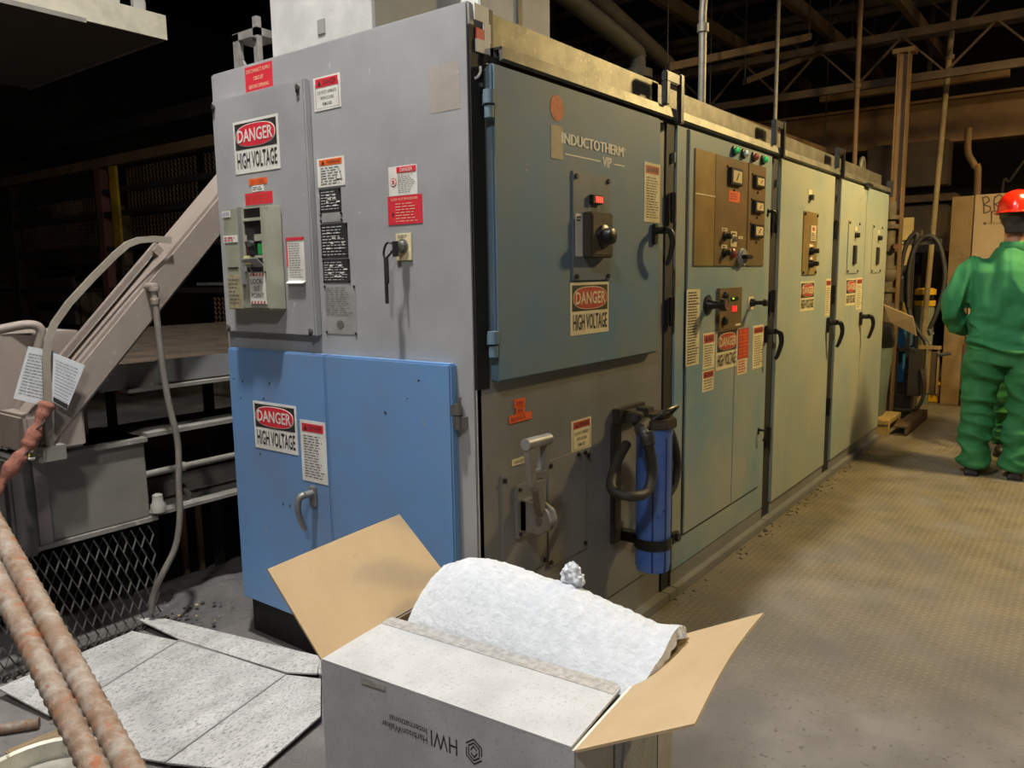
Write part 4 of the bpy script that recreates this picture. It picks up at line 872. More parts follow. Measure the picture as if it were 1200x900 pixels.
def rtag(label, pts, rows, foot=False):
    t = thing('paper_tag', label, 'tag', (sum(p[0] for p in pts)/len(pts), 1.51, min(p[1] for p in pts)))
    y = 1.515 if not foot else 1.478
    MB().prism([(u, y, v) for u, v in pts], (0,.0015,0)).build('sheet', TG, t)
    bl2, br2, tr2, tl2 = [Vector(p) for p in pts]
    mb = MB(); rd = random.Random(4)
    for i in range(rows):
        f = .12+.80*i/rows; k = 0.08
        while k < .86:
            e = min(.92, k+rd.uniform(.05,.22)); q = lambda s, t_: (bl2*(1-s)+br2*s)*(1-t_)+(tl2*(1-s)+tr2*s)*t_
            P4 = [q(k,f), q(e,f), q(e,f+.012), q(k,f+.012)]; mb.quad(*[(p.x, y-.0012, p.y) for p in P4]); k = e+.03
    o = mb.build('fine_print', INKG, t, fix=False)
    if foot:
        q = lambda s, t_: (bl2*(1-s)+br2*s)*(1-t_)+(tl2*(1-s)+tr2*s)*t_
        mb = MB(); mb.quad(*[(p.x, y-.0014, p.y) for p in (q(.04,.02), q(.96,.02), q(.96,.11), q(.04,.11))]); mb.build('black_footer', SBLK, t, fix=False)
rtag('white printed tag tucked behind the bent guard bar', [(-.648,.968),(-.53,.918),(-.505,1.118),(-.585,1.142)], 14)
rtag('printed tag with black footer in front of the inclined beam', [(-.541,.945),(-.497,.908),(-.42,1.062),(-.522,1.116)], 12, True)
rp = thing('wrapped_rope', 'rust-brown wrapped rope tied below the printed tags', 'rope', (-.66, 1.5, .78))
RPM = M('rust_brown_cloth', (150,96,80), (124,78,64), sc=30, rough=.9, bump=.5, bs=50, bd=.01)
MB().tube([(-.56,1.47,.945),(-.585,1.465,.90),(-.625,1.46,.83),(-.655,1.455,.79),(-.70,1.455,.74),(-.76,1.46,.66)], lambda t: .022+.005*math.sin(t*19)+.003*math.sin(t*41), 12, 8).build('rope_body', RPM, rp, True)
for (x, z) in ((-.60,.876),(-.66,.785)): MB().tube([(x+.026*math.cos(a)*.8, 1.462+.027*math.sin(a), z+.02*math.cos(a)) for a in [i*math.pi/5 for i in range(11)]], .003, 6, 2).build('wire_tie', DKM, rp)
yl = thing('yellow_label', 'crumpled yellow label beside the wrapped rope', 'label', (-.585, 1.55, .79))
MB().prism([(-.615,1.53,.755),(-.572,1.53,.79),(-.568,1.53,.87),(-.585,1.53,.85),(-.60,1.53,.79)], (0,.002,0)).build('label_sheet', M('bright_yellow_label', (226,214,60), rough=.4), yl)
MB().tube([(-.63,1.52,.755),(-.60,1.52,.748),(-.58,1.52,.775),(-.57,1.52,.80)], .005, 6, 4).build('white_edge', WHITE, yl)
ho = thing('grease_hose', 'grey rubber hose hanging from a fitting on the inclined beam', 'hose', (-.13, 1.47, .2))
MB().tube([(-.143,1.475,1.30),(-.137,1.47,1.06),(-.125,1.465,.88),(-.103,1.46,.72),(-.112,1.46,.55),(-.118,1.46,.42),(-.14,1.47,.30),(-.19,1.49,.20),(-.21,1.53,.12),(-.22,1.55,.03)], .0125, 12, 6).build('hose_line', M('grey_hose', (118,113,104), (104,99,92), sc=14, rough=.6), ho, True)
MB().lathe((-.143,1.475,1.27), (0,0,1), [(0,.016),(.02,.018),(.022,.013),(.045,.013),(.05,.019),(.062,.019),(.066,.012)], 12).build('fitting', TAUPE, ho, True); MB().lathe((-.143,1.48,1.335), (0,1,.0), [(-.018,.012),(-.014,.017),(.045,.017)], 12).build('banjo_bolt', TAUPE, ho, True)

def expanded(name, mat, parent, O, U, V, w_, h, cw, ch, t):
    """expanded metal sheet: crossing strands as thin bars"""
    O, U, V = Vector(O), Vector(U), Vector(V); Nn = U.cross(V).normalized(); mb = MB()
    nu, nv = int(w_/cw), int(h/ch)
    for i in range(nu):
        for j in range(nv):
            c = O+U*(cw*(i+.5))+V*(ch*(j+.5))
            l, r, b, tp = c-U*cw/2, c+U*cw/2, c-V*ch/2, c+V*ch/2
            for p, q in ((l,b),(b,r),(r,tp),(tp,l)):
                d = (q-p).normalized(); s_ = d.cross(Nn)*t
                n0 = len(mb.v); mb.v += [p-s_-Nn*t, p+s_+Nn*t, q+s_+Nn*t, q-s_-Nn*t]; mb.f.append((n0,n0+1,n0+2,n0+3))
    o = mb.build(name, mat, parent, fix=False); o['kind'] = 'stuff'; return o
ms = thing('mesh_screen', 'expanded metal screen standing on the floor below the cover box', 'mesh screen', (-.37, 1.6, FL))
expanded('mesh_strands', MESH, ms, (-.78,1.572,FL+.005), (1,.0,0), (0,.03,1), .645, .425, .036, .083, .0022)
B(-.79, -.13, 1.583, 1.598, FL, FL+.012).build('bottom_angle', DKM, ms)
for i in range(22):
    x = -.78+i*.0295; MB().cyl((x,1.57,FL), (x+.006,1.556,FL+.022), .006, 6, .004).build('bent_strand_end', MESH, ms)

# dust heaped by the cabinet foot
mb = MB(); n = 46
for i in range(n+1):
    for j in range(n+1):
        x, y = -.2+i/n*1.1, 1.3+j/n*.68
        e = min(i, n-i, j, n-j)/6
        z = FL-.004+min(1, e)*(.028+.035*noise.noise(Vector((x*3,y*3,0)))+.012*noise.noise(Vector((x*14,y*14,3)))+.02*max(0,x-.1))
        mb.v.append(Vector((x,y,max(FL-.004,z))))
for i in range(n):
    for j in range(n): a = i*(n+1)+j; mb.f.append((a,a+n+1,a+n+2,a+1))
o = mb.build('dust_heap', SAND, None, True); o['kind'] = 'stuff'; tag(o, 'dark grey dust heaped on the floor by the blue doors', 'dust')
for i in range(26):
    x, y = random.uniform(-.16,.06), random.uniform(1.3,1.58); r = random.uniform(.004,.010)
    mb = MB(); k = 7; rings = [mb.ring((x,y,FL+.03+r*(h-.5)), (0,0,1), r*rr*random.uniform(.8,1.2), k) for h, rr in ((0,.7),(.5,1),(1,.5))]
    tag(mb.loft(rings, k).build('slag_lump', SAND if i % 5 else M('tan_lump', (170,150,110)), None), 'small grey lump lying on the dust heap' if i % 5 else 'small tan lump lying on the dust heap', 'rubble', 'lumps on the dust heap' if i % 5 else 'tan lumps on the dust heap')
# crumbs of debris swept against the plinth
cl = [(random.uniform(.95,4.9), random.uniform(.05,.25)) for _ in range(12)]
for i in range(110):
    cx_, cs_ = random.choice(cl); x = min(5.1, max(.85, random.gauss(cx_, cs_))); y = -.052-abs(random.gauss(0,.035)); r = random.uniform(.003,.009)*(1.8 if i % 17 == 0 else 1)
    mb = MB(); k = 6; rings = [mb.ring((x,y,FL+r*.8*h), (0,0,1), r*rr, k, r*rr*random.uniform(.4,1)) for h, rr in ((0,1),(.5,.8),(.9,.3))]
    tag(mb.loft(rings, k).build('debris_crumb', M('black_crumb', (58,50,40), (92,80,62), sc=30, rough=.9), None), 'dark crumb of debris swept against the cabinet plinth', 'debris', 'debris along the cabinet plinth')

# ------------------------------------------------------------------ upper left: overhead platform, mezzanine, cage
op = thing('overhead_platform', 'overhead steel platform with light fascia and dark underside', 'platform', (0, 4.1, 2.8))
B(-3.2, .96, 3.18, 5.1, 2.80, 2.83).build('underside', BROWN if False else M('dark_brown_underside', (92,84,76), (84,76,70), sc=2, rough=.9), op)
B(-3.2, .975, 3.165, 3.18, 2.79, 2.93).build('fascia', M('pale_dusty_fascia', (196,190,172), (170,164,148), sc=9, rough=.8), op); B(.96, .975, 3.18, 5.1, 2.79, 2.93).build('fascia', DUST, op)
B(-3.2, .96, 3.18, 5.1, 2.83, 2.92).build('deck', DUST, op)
B(-3.2, .5, 3.155, 3.165, 2.775, 2.80).build('lower_angle', DUST, op)
for x0, x1 in ((.38,.62),(.66,.72),(.0,.34),(.80,.86)): B(x0, x1, 3.2, 3.23, 2.93, 3.12).build('kick_plate', GREYBOX, op)
MB().tube([(-.5,3.22,3.12),(.4,3.22,3.11),(.8,3.22,3.10),(.86,3.22,3.0),(.86,3.22,2.93)], .02, 8, 5).build('hand_rail', GREYBOX, op, True)
for x in (-3.0, -1.2): MB().cyl((x,4.2,2.92), (x,4.2,6.6), .02, 8).build('hanger_rod', DKM, op)
mz = thing('mezzanine_deck', 'dirt-brown deck behind the stacked ledges', 'deck', (1.4, 3.1, FL))
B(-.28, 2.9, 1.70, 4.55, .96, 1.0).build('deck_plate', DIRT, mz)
for x, y in ((0.6,4.4),(2.8,2.0),(2.8,4.4)): B(x, x+.1, y, y+.1, FL, .96).build('leg', CLAY, mz)
cg = thing('wire_cage', 'dark steel storage cage with expanded metal panels and a yellow post', 'cage', (3.1, 8.4, FL))
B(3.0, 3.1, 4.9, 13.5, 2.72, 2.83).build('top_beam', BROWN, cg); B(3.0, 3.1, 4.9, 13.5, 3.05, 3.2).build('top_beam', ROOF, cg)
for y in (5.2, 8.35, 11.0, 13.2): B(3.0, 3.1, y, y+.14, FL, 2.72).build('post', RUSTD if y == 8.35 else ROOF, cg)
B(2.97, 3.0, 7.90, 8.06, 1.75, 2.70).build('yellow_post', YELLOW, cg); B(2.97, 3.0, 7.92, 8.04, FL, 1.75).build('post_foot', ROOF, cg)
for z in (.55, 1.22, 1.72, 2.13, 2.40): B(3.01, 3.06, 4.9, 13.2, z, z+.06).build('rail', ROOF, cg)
B(3.0, 3.05, 4.9, 6.4, 1.30, 1.33).build('pale_rail', DUST, cg)
for y0, w_, z0, h in ((5.35,.85,.62,.6),(5.35,.85,1.80,.32),(6.3,1.5,1.8,.33),(6.3,1.55,2.2,.2),(6.3,1.55,2.46,.24),(5.35,.85,2.46,.24),(8.6,2.2,1.8,.33),(8.6,1.2,2.2,.2)):
    expanded('mesh_panel', MESHD, cg, (3.03,y0,z0), (0,1,0), (0,0,1), w_, h, .075, .05, .006)
for i, (y0, y1, z0, z1) in enumerate(((10.2,11.0,1.545,2.5),(9.0,9.7,1.5,2.35),(9.95,11.3,.7,1.48))): 
    t = thing('sack_stack', ('tall pale sack standing in the dark cage', 'slumped pale sack standing in the dark cage', 'wide tan sack on the cage bottom')[i], 'sack', (3.5, (y0+y1)/2, z0))
    B(3.3, 3.7, y0, y1, z0, z1).build('sack', M('shaded_sack', (86,76,62), (66,58,46), sc=5, rough=.9), t, True, .06); B(3.25, 3.8, y0-.1, y1+.1, z0-.06, z0).build('shelf_board', ROOF, t)  # pale sacks, their colour darkened to sit in the unlit cage
    if i: B(3.5, 3.55, (y0+y1)/2-.03, (y0+y1)/2+.03, FL, z0-.06).build('leg', ROOF, t)

# ------------------------------------------------------------------ far right: column, pipes, stores
co = thing('steel_column', 'tan steel column standing behind the end of the cabinet row', 'column', (6.16, .11, FL))
B(6.10, 6.22, .06, .072, FL, 3.25).build('flange', BROWN, co); B(6.10, 6.22, .148, .16, FL, 3.25).build('flange', BROWN, co); B(6.15, 6.162, .072, .148, FL, 3.25).build('web', BROWN, co); B(6.095, 6.24, .02, .2, 3.25, 3.29).build('cap_plate', BROWN, co)
pp = thing('flanged_pipe', 'brown flanged pipe standing beside the last cabinet', 'pipe', (5.98, .12, FL))
PB = M('dirty_brown_pipe', (104,92,70), (80,70,52), sc=12, rough=.7)
MB().cyl((5.96,.12,FL), (5.96,.12,1.95), .05, 16).build('pipe_run', PB, pp, True)
for z in (1.80, 1.72, 1.52, 1.36, 1.16, 1.02): MB().cyl((5.96,.12,z), (5.96,.12,z+.035), .082 if z > 1.6 else .07, 16).build('flange', PB, pp, True)
MB().lathe((5.96,.12,1.25), (0,0,1), [(0,.05),(.04,.08),(.09,.08),(.13,.05)], 16).build('valve_body', PB, pp, True)
MB().cyl((5.92,.07,1.56), (5.86,.04,1.56), .025, 10).build('valve_stem', RUSTD, pp, True)
def run(name, label, cat, pts, r, mat, sm=6, extra=None):
    p = [Vector(q) for q in pts]; t = thing(name, label, cat, (p[-1].x, p[-1].y, min(q.z for q in p)))
    MB().tube(p, r, 12, sm).build('pipe_run', mat, t, True)
    for q, rr in (extra or []): MB().cyl(Vector(q)-Vector((0,0,.02)), Vector(q)+Vector((0,0,.02)), rr, 12).build('coupling', mat, t, True)
    return t
CON = M('grey_conduit', (132,126,112), (108,102,90), sc=16, rough=.5, metal=.4)
run('conduit', 'grey conduit rising from the roof of the meter cabinet to the ceiling', 'conduit', [(2.24,.3,2.0),(2.24,.3,2.5),(2.24,.3,2.72),(2.26,.26,3.0),(2.3,.18,3.3),(2.3,.1,6.6)], .02, CON, 6, [((2.24,.3,2.6),.03)])
run('conduit', 'thin rod hanging above the wide single-door cabinet', 'conduit', [(4.7,.75,2.0),(4.7,.75,3.2),(4.7,.75,6.6)], .016, CON, 0)
run('conduit', 'thin pipe hanging from the beam in front of the tan column', 'conduit', [(6.0,.45,2.05),(6.0,.46,3.3),(6.0,.46,6.6)], .022, BROWN, 0, [((6.0,.455,3.0),.03)])
run('conduit', 'long leaning pipe passing behind the hose loops', 'conduit', [(7.0,-.02,FL),(7.0,-.03,.68),(7.0,-.115,3.4),(7.0,-.22,6.6)], .026, M('tan_pipe', (150,130,92), (120,104,74), sc=8, rough=.6), 0, [((7.0,-.118,3.35),.04)])
run('conduit', 'bent conduit dropping onto the tall carton', 'conduit', [(8.2,-.16,2.86),(8.2,-.17,2.6),(8.2,-.24,2.45),(8.2,-.28,2.2),(8.2,-.28,FL)], .035, BROWN, 6)
run('conduit', 'thin cable looping down from the wide beam', 'cable', [(8.5,-.8,2.84),(8.5,-.72,2.6),(8.5,-.55,2.3),(8.5,-.48,2.12),(8.5,-.48,FL)], .014, ROOF, 6)
for i, (pts, lb) in enumerate((([(1.9,1.5,3.28),(2.8,1.5,3.16),(3.70,1.5,3.02),(3.78,1.5,2.96),(3.79,1.5,2.8),(3.79,1.5,2.0)], 'dark duct pipe turning down onto the meter cabinet'), ([(2.6,1.75,3.55),(3.6,1.75,3.40),(4.78,1.75,3.18),(4.9,1.75,3.08),(4.92,1.75,2.9),(4.92,1.75,2.0)], 'dark duct pipe turning down behind the wide-door cabinet'))):
    t = thing('duct_pipe', lb, 'pipe', (pts[-1][0], pts[-1][1], 2.0))
    MB().tube(pts, .065, 16, 6).build('pipe_run', M('dusty_duct', (70,64,54), (52,48,42), sc=8, rough=.7), t, True)
    x, y, z = pts[-2]; MB().cyl((x,y,z+.02), (x,y,z+.08), .115, 18).build('flange', M('dusty_duct', (0,0,0)), t, True)
    MB().cyl((pts[0][0],pts[0][1],pts[0][2]), (pts[0][0],pts[0][1],6.6), .012, 6).build('hanger_rod', DKM, t)
run('conduit', 'bent strut propped under the ceiling beside the pale ducts', 'strut', [(2.55,1.4,2.55),(2.38,1.4,2.9),(2.3,1.4,3.4),(2.3,1.4,6.6)], .02, M('dusty_duct', (0,0,0)), 0)
ib = thing('i_beam', 'wide brown steel beam crossing behind the carton', 'beam', (8.85, 1, 2.8))
B(8.86, 8.89, -6, 9, 2.84, 3.29).build('web', BROWN, ib); B(8.76, 8.99, -6, 9, 2.81, 2.84).build('flange', BROWN, ib); B(8.76, 8.99, -6, 9, 3.29, 3.32).build('flange', BROWN, ib)
for y in (-2.5, 2, 6): B(8.84, 8.91, y, y+.06, 3.32, 6.6).build('hanger', ROOF, ib)
t = thing('timber_beam', 'short tan timber laid under the trusses above the tan column', 'beam', (8.0, .1, 3.28))
B(7.96, 8.06, -.52, 1.35, 3.30, 3.41).build('timber', BROWN, t, bevel=.005); B(7.99, 8.03, .2, .24, 3.41, 6.6).build('hanger', ROOF, t)
SOOT = M('sooty_brown_steel', (92,74,54), (66,52,40), sc=5, rough=.8)
lb = ['lowest sooty cross girder with a drooping cable', 'sooty cross girder above the timber beam', 'high sooty cross girder near the roof', 'highest sooty cross girder under the roof sheets']
for i, (x, z) in enumerate(((6.4,3.05),(7.2,3.62),(7.8,4.1),(7.45,4.75))):
    t = thing('cross_girder', lb[i], 'girder', (x, 1.5, z))
    B(x, x+.05, -2.5, 5, z, z+.07).build('lower_chord', SOOT, t); B(x, x+.05, -2.5, 5, z+.4, z+.47).build('upper_chord', SOOT, t)
    for k in range(10):
        y = -2.4+k*.74; MB().bar((x+.025,y,z+.05), (x+.025,y+.37,z+.42), (.012,0,0), (0,.012,.0)).build('lattice_bar', SOOT, t); MB().bar((x+.025,y+.37,z+.42), (x+.025,y+.74,z+.05), (.012,0,0), (0,.012,0)).build('lattice_bar', SOOT, t)
    for y in (-2, 4): B(x+.01, x+.04, y, y+.03, z+.47, 6.6).build('hanger', ROOF, t)
for i, y in enumerate((.2, 1.0, 1.9)):
    t = thing('roof_joist', ('sooty roof joist running over the cabinet doors', 'sooty roof joist running over the cabinet middle', 'sooty roof joist running behind the cabinets')[i], 'joist', (5.5, y, 3.75))
    B(4.2, 9.5, y, y+.06, 3.75, 3.88).build('joist', SOOT, t); B(5, 5.04, y, y+.04, 3.88, 6.6).build('hanger', ROOF, t); B(9, 9.04, y, y+.04, 3.88, 6.6).build('hanger', ROOF, t)
for i, (a, b) in enumerate((((4.3,1.5,3.0),(6.0,.9,3.5)), ((5.4,1.6,2.85),(7.0,1.0,2.6)), ((6.0,1.5,3.2),(7.1,.8,3.7)))):
    t = thing('loose_strut', ('sooty strut slung between two girders', 'tan strut drooping towards the wide beam', 'sooty strut rising past the roof joists')[i], 'strut', b)
    MB().bar(a, b, (.02,.03,0), (0,0,.03)).build('strut_bar', BROWN if i == 1 else SOOT, t); MB().cyl(a, (a[0],a[1],6.6), .006, 6).build('hanger_wire', DKM, t); MB().cyl(b, (b[0],b[1],6.6), .006, 6).build('hanger_wire', DKM, t)
ec = thing('switch_cabinet', 'dark brown wall cabinet behind the hose loops', 'cabinet', (8.6, .3, FL))
B(8.4, 8.74, .02, .95, 1.55, 2.08).build('cabinet_box', ROOF if False else M('dark_brown_enamel', (74,60,42), (58,48,36), sc=5, rough=.7), ec, bevel=.01); B(8.36, 8.74, -.05, .98, 2.12, 2.2).build('shelf_angle', SOOT, ec); B(8.4, 8.74, .05, .9, 2.3, 2.8).build('upper_box', M('dark_brown_enamel', (0,0,0)), ec, bevel=.01); B(8.5, 8.7, .3, .5, FL, 1.55).build('stand', CLAY, ec)
yb = thing('lit_board', 'pale yellow board leaning behind the flanged pipe', 'board', (7.16, .25, FL))
B(7.15, 7.18, .14, .37, FL, 1.88).build('board', M('pale_yellow_board', (206,178,112), (186,160,98), sc=6, rough=.7), yb, bevel=.003)
gx = thing('fuse_box', 'small dark metal box fixed on a post beside the hose loops', 'fuse box', (7.0, .2, FL))
B(6.94, 7.05, .13, .28, 1.03, 1.40).build('box_body', M('dark_slate', (58,56,50), rough=.5), gx, bevel=.006); B(6.98, 7.02, .19, .22, FL, 1.03).build('post', DKM, gx); MB().tube([(6.935,.20,1.14),(6.92,.20,1.2),(6.92,.17,1.28),(6.935,.17,1.3)], .006, 6, 5).build('handle', STEEL, gx, True)
hr = thing('hose_hanger', 'drilled bar on a post carrying looped black hoses', 'hose rack', (6.5, .0, FL))
B(6.48, 6.51, -.22, .19, 1.585, 1.635).build('drilled_bar', M('dark_slate', (0,0,0)), hr); 
for y in (.15, .11, .07): MB().cyl((6.478,y,1.61), (6.48,y,1.61), .012, 8).build('hole', CREAM, hr)
B(6.49, 6.52, .0, .03, FL, 1.72).build('post', DKM, hr); MB().cyl((6.48,-.05,1.63), (6.48,-.05,1.72), .012, 8).build('peg', SOOT, hr)
for i, (pts, lb_) in enumerate((([(6.44,.02,1.0),(6.44,.03,1.35),(6.44,-.02,1.58),(6.44,-.11,1.665),(6.44,-.20,1.6),(6.44,-.26,1.4),(6.44,-.27,1.2),(6.44,-.22,.95),(6.44,-.17,.8)], 'black hose looped over the drilled bar, wide loop'), ([(6.47,.12,.7),(6.47,.12,1.1),(6.47,.09,1.5),(6.47,.03,1.67),(6.47,-.02,1.66),(6.47,.04,1.4),(6.47,.05,1.1),(6.47,-.03,.85),(6.47,-.14,.68)], 'black hose hung inside the wide loop on the drilled bar'))):
    t = thing('hose_loop', lb_, 'hose', (6.45, -.1, .7)); MB().tube(pts, .020, 10, 6).build('hose_line', RUBBER, t, True); MB().cyl(pts[-1], (pts[-1][0], pts[-1][1]-.02, pts[-1][2]-.05), .026, 10).build('end_fitting', STEEL, t, True)
bn = thing('waste_bin', 'tall grey-green waste bin with black liner beside the last cabinet', 'bin', (5.62, .2, .09))
MB().lathe((5.62,.2,.09), (0,0,1), [(0,.17),(.02,.18),(.45,.215),(.62,.225)], 28).build('bin_body', M('bin_grey_green', (112,124,112), (96,108,98), sc=4, rough=.5), bn, True)
MB().lathe((5.62,.2,.70), (0,0,1), [(0,.232),(.06,.236),(.16,.22),(.20,.20),(.19,.10),(.12,.02)], 28).build('liner', M('black_liner', (20,20,20), rough=.35), bn, True)
cbp = thing('cardboard_scrap', 'piece of kraft cardboard sticking out of the waste bin', 'cardboard', (5.65, -.06, .78))
MB().prism([(5.58,.06,1.06),(5.64,-.16,.955),(5.72,-.185,.79),(5.64,.01,.905)], (.005,-.002,.004)).build('scrap_sheet', KRAFT, cbp)
sd_ = thing('bin_stand', 'low yellow timber stand under the waste bin', 'stand', (5.6, .2, FL))
YW = M('yellowish_timber', (168,142,84), (140,118,70), sc=9, rough=.8, stretch=(1,5,5))
for y in (-.07, .09, .25, .41): B(5.36, 5.88, y, y+.12, .05, .088).build('plank', YW, sd_, bevel=.003)
for x in (5.37, 5.80): B(x, x+.06, -.07, .53, FL, .05).build('bearer', YW, sd_, bevel=.003)
sk = thing('steel_channel', 'low steel channel lying on the floor beside the dark welding set', 'channel', (5.9, -.15, FL))
B(5.42, 6.42, -.20, -.185, FL, .03).build('web', SOOT, sk); B(5.42, 6.42, -.20, -.10, .03, .042).build('top_flange', SOOT, sk); B(5.42, 6.42, -.20, -.10, FL, FL+.012).build('bottom_flange', SOOT, sk)
wd = thing('welding_set', 'dark upright welding set with brass side bars beyond the steel channel', 'welder', (6.3, -.05, FL))
B(6.22, 6.42, -.16, -.045, .19, .62).build('case', M('charcoal_case', (40,38,34), (52,48,42), sc=6, rough=.5), wd, bevel=.006); B(6.26, 6.38, -.08, .12, FL, .19).build('foot', BLK, wd); B(6.24, 6.27, .05, .12, .1, .66).build('upright', BLK, wd); B(6.24, 6.3, -.05, .14, .60, .63).build('top_rail', BLK, wd)
for y in (-.205, -.275): B(6.38, 6.41, y, y+.022, .20, .64).build('brass_bar', M('brass_bar', (170,142,92), rough=.45, metal=.4), wd)
B(6.36, 6.42, -.285, -.10, .62, .65).build('top_bar', M('brass_bar', (0,0,0)), wd); B(6.38, 6.40, -.26, -.21, .2, .6).build('side_panel', SOOT, wd); B(6.36, 6.44, -.28, -.05, .19, .205).build('base_bar', SOOT, wd); MB().cyl((6.38,-.27,.57), (6.36,-.37,.59), .018, 10).build('clamp', STEEL, wd, True)
for k in range(2): MB().tube([(6.2,-.16-.02*k,.45),(6.17,-.2,.25),(6.12,-.16,.10),(6.15,-.05,.06),(6.22,.05,.05)], .016, 10, 6).build('cable', RUBBER, wd, True)
bc = thing('blue_crate', 'blue plastic crate behind the waste bin', 'crate', (6.75, .12, FL))
BCM = M('blue_plastic', (52,120,170), (44,104,150), sc=5, rough=.45)
B(6.62, 6.9, .035, .30, .26, .56).build('crate_body', BCM, bc, bevel=.01); B(6.60, 6.92, .025, .31, .56, .585).build('rim', BCM, bc, bevel=.004); B(6.63, 6.9, .04, .29, .60, .80).build('upper_tray', BCM, bc, bevel=.01); B(6.64, 6.88, .06, .28, FL, .26).build('plinth_block', SOOT, bc, bevel=.01)
yk = thing('yellow_basket', 'yellow plastic basket on the floor beyond the welding set', 'basket', (7.45, .03, FL))
YP = M('yellow_plastic', (222,176,30), (200,156,24), sc=8, rough=.5)
MB().hexa([(7.42,.19,FL),(7.42,-.14,FL),(7.8,-.14,FL),(7.8,.19,FL),(7.40,.22,.16),(7.40,-.16,.19),(7.83,-.16,.19),(7.83,.22,.16)]).build('basket_body', YP, yk, bevel=.01)
for k in range(7): B(7.395, 7.41, -.145+k*.052, -.13+k*.052, .03, .13).build('slot', M('dark_yellow_slot', (120,92,20)), yk)
B(7.37, 7.41, -.16, .23, .155, .185).build('rim', YP, yk, bevel=.004)
gd = thing('lidded_drum', 'slim grey drum with a yellow lid beyond the hose loops', 'drum', (7.25, .01, FL))
MB().lathe((7.25,.01,FL), (0,0,1), [(0,.085),(.4,.09),(1.0,.092),(1.02,.085)], 20).build('drum_body', M('sage_drum', (124,130,112), (104,108,92), sc=6, rough=.5), gd, True); MB().lathe((7.25,.01,.985), (0,0,1), [(0,.098),(.05,.1),(.055,.09)], 20).build('yellow_band', YP, gd, True); MB().lathe((7.25,.01,1.04), (0,0,1), [(0,.085),(.06,.085)], 20).build('dark_band', BLK, gd); MB().lathe((7.25,.01,1.10), (0,0,1), [(0,.1),(.05,.1),(.065,.07),(.067,.01)], 20).build('lid', YP, gd, True)
pb = thing('plywood_board', 'brown scuffed board standing upright against the tall carton', 'board', (7.38, -.26, FL))
B(7.36, 7.395, -.352, -.165, FL, 2.075).build('board', M('scuffed_plywood', (150,122,80), (122,100,66), sc=5, c3=(176,150,106), s3=20, t3=.62, w3=.08, rough=.75), pb, bevel=.003)
rs = thing('red_stand', 'rust-red steel stand under the tall carton', 'stand', (7.7, -.8, FL))
B(7.30, 8.0, -.50, -.36, FL, .62).build('leg_plate', M('red_oxide', (124,64,44), (104,54,38), sc=8, rough=.7), rs, bevel=.004); B(7.42, 8.0, -1.35, -.50, .54, .62).build('deck', M('red_oxide', (0,0,0)), rs); B(7.42, 8.0, -1.35, -1.27, FL, .54).build('leg_plate', M('red_oxide', (0,0,0)), rs)
ct = thing('tall_carton', 'tall kraft carton with marker scrawl behind the worker', 'carton', (7.75, -.8, .62))
B(7.42, 8.05, -1.3, -.358, .622, 2.085).build('carton_body', KRAFT, ct, bevel=.004)
CF = Face(lambda u, v, d: Vector((7.42-d, u, v)))
def scrawl(pts, r=.006): MB().tube([CF.pt(u, v, .001) for u, v in pts], r, 5, 5).build('marker_stroke', M('marker_brown', (96,76,46), rough=.7), ct)
scrawl([(-.42,2.06),(-.435,1.98),(-.44,1.90)]); scrawl([(-.42,2.05),(-.46,2.06),(-.48,2.02),(-.44,1.985),(-.49,1.96),(-.49,1.92),(-.44,1.90)])
scrawl([(-.525,2.06),(-.52,2.0),(-.53,1.93)]); scrawl([(-.52,2.04),(-.56,2.07),(-.59,2.04),(-.55,1.99),(-.53,1.985),(-.58,1.94),(-.60,1.92)]); scrawl([(-.505,1.92),(-.51,1.84),(-.51,1.80)]); scrawl([(-.505,1.90),(-.53,1.92),(-.545,1.915)])
q = CF.slab(-.45, -.475, 1.785, 1.81, 0, .001); ellipse(CF, -.455, 1.80, .014, .014, 0, .001).build('round_logo', M('marker_brown', (0,0,0)), ct); text(CF, 'HarbisonWalker', -.48, -.70, 1.788, 1.812, .0015, M('marker_brown', (0,0,0)), ct)

# ------------------------------------------------------------------ the worker
def fuse(mb, voxel, smooth=3, disp=None):
    me = bpy.data.meshes.new('tmp'); me.from_pydata(mb.v, [], mb.f); bm = bmesh.new(); bm.from_mesh(me); bmesh.ops.recalc_face_normals(bm, faces=bm.faces); bm.to_mesh(me); bm.free()
    o = bpy.data.objects.new('tmp', me); COL.objects.link(o)
    md_ = o.modifiers.new('r', 'REMESH'); md_.mode = 'VOXEL'; md_.voxel_size = voxel
    ev = bpy.data.meshes.new_from_object(o.evaluated_get(bpy.context.evaluated_depsgraph_get()))
    bpy.data.objects.remove(o); bpy.data.meshes.remove(me)
    bm = bmesh.new(); bm.from_mesh(ev)
    for _ in range(smooth): bmesh.ops.smooth_vert(bm, verts=bm.verts, factor=.5, use_axis_x=True, use_axis_y=True, use_axis_z=True)
    bm.normal_update()
    if disp:
        mv = [(v, v.normal.copy()*disp(v.co)) for v in bm.verts]
        for v, d in mv: v.co += d
    bm.to_mesh(ev); bm.free()
    for p in ev.polygons: p.use_smooth = True
    return ev
def place(me, name, mat, parent):
    me.name = name; me.materials.append(mat); o = bpy.data.objects.new(name, me); COL.objects.link(o); o.parent = parent; return o
def limb(mb, pts, rad, n=16):
    k = len(rad)-1
    return mb.tube(pts, lambda t: rad[min(int(t*k), k-1)]+(rad[min(int(t*k), k-1)+1]-rad[min(int(t*k), k-1)])*(t*k-min(int(t*k), k-1)), n, 6)
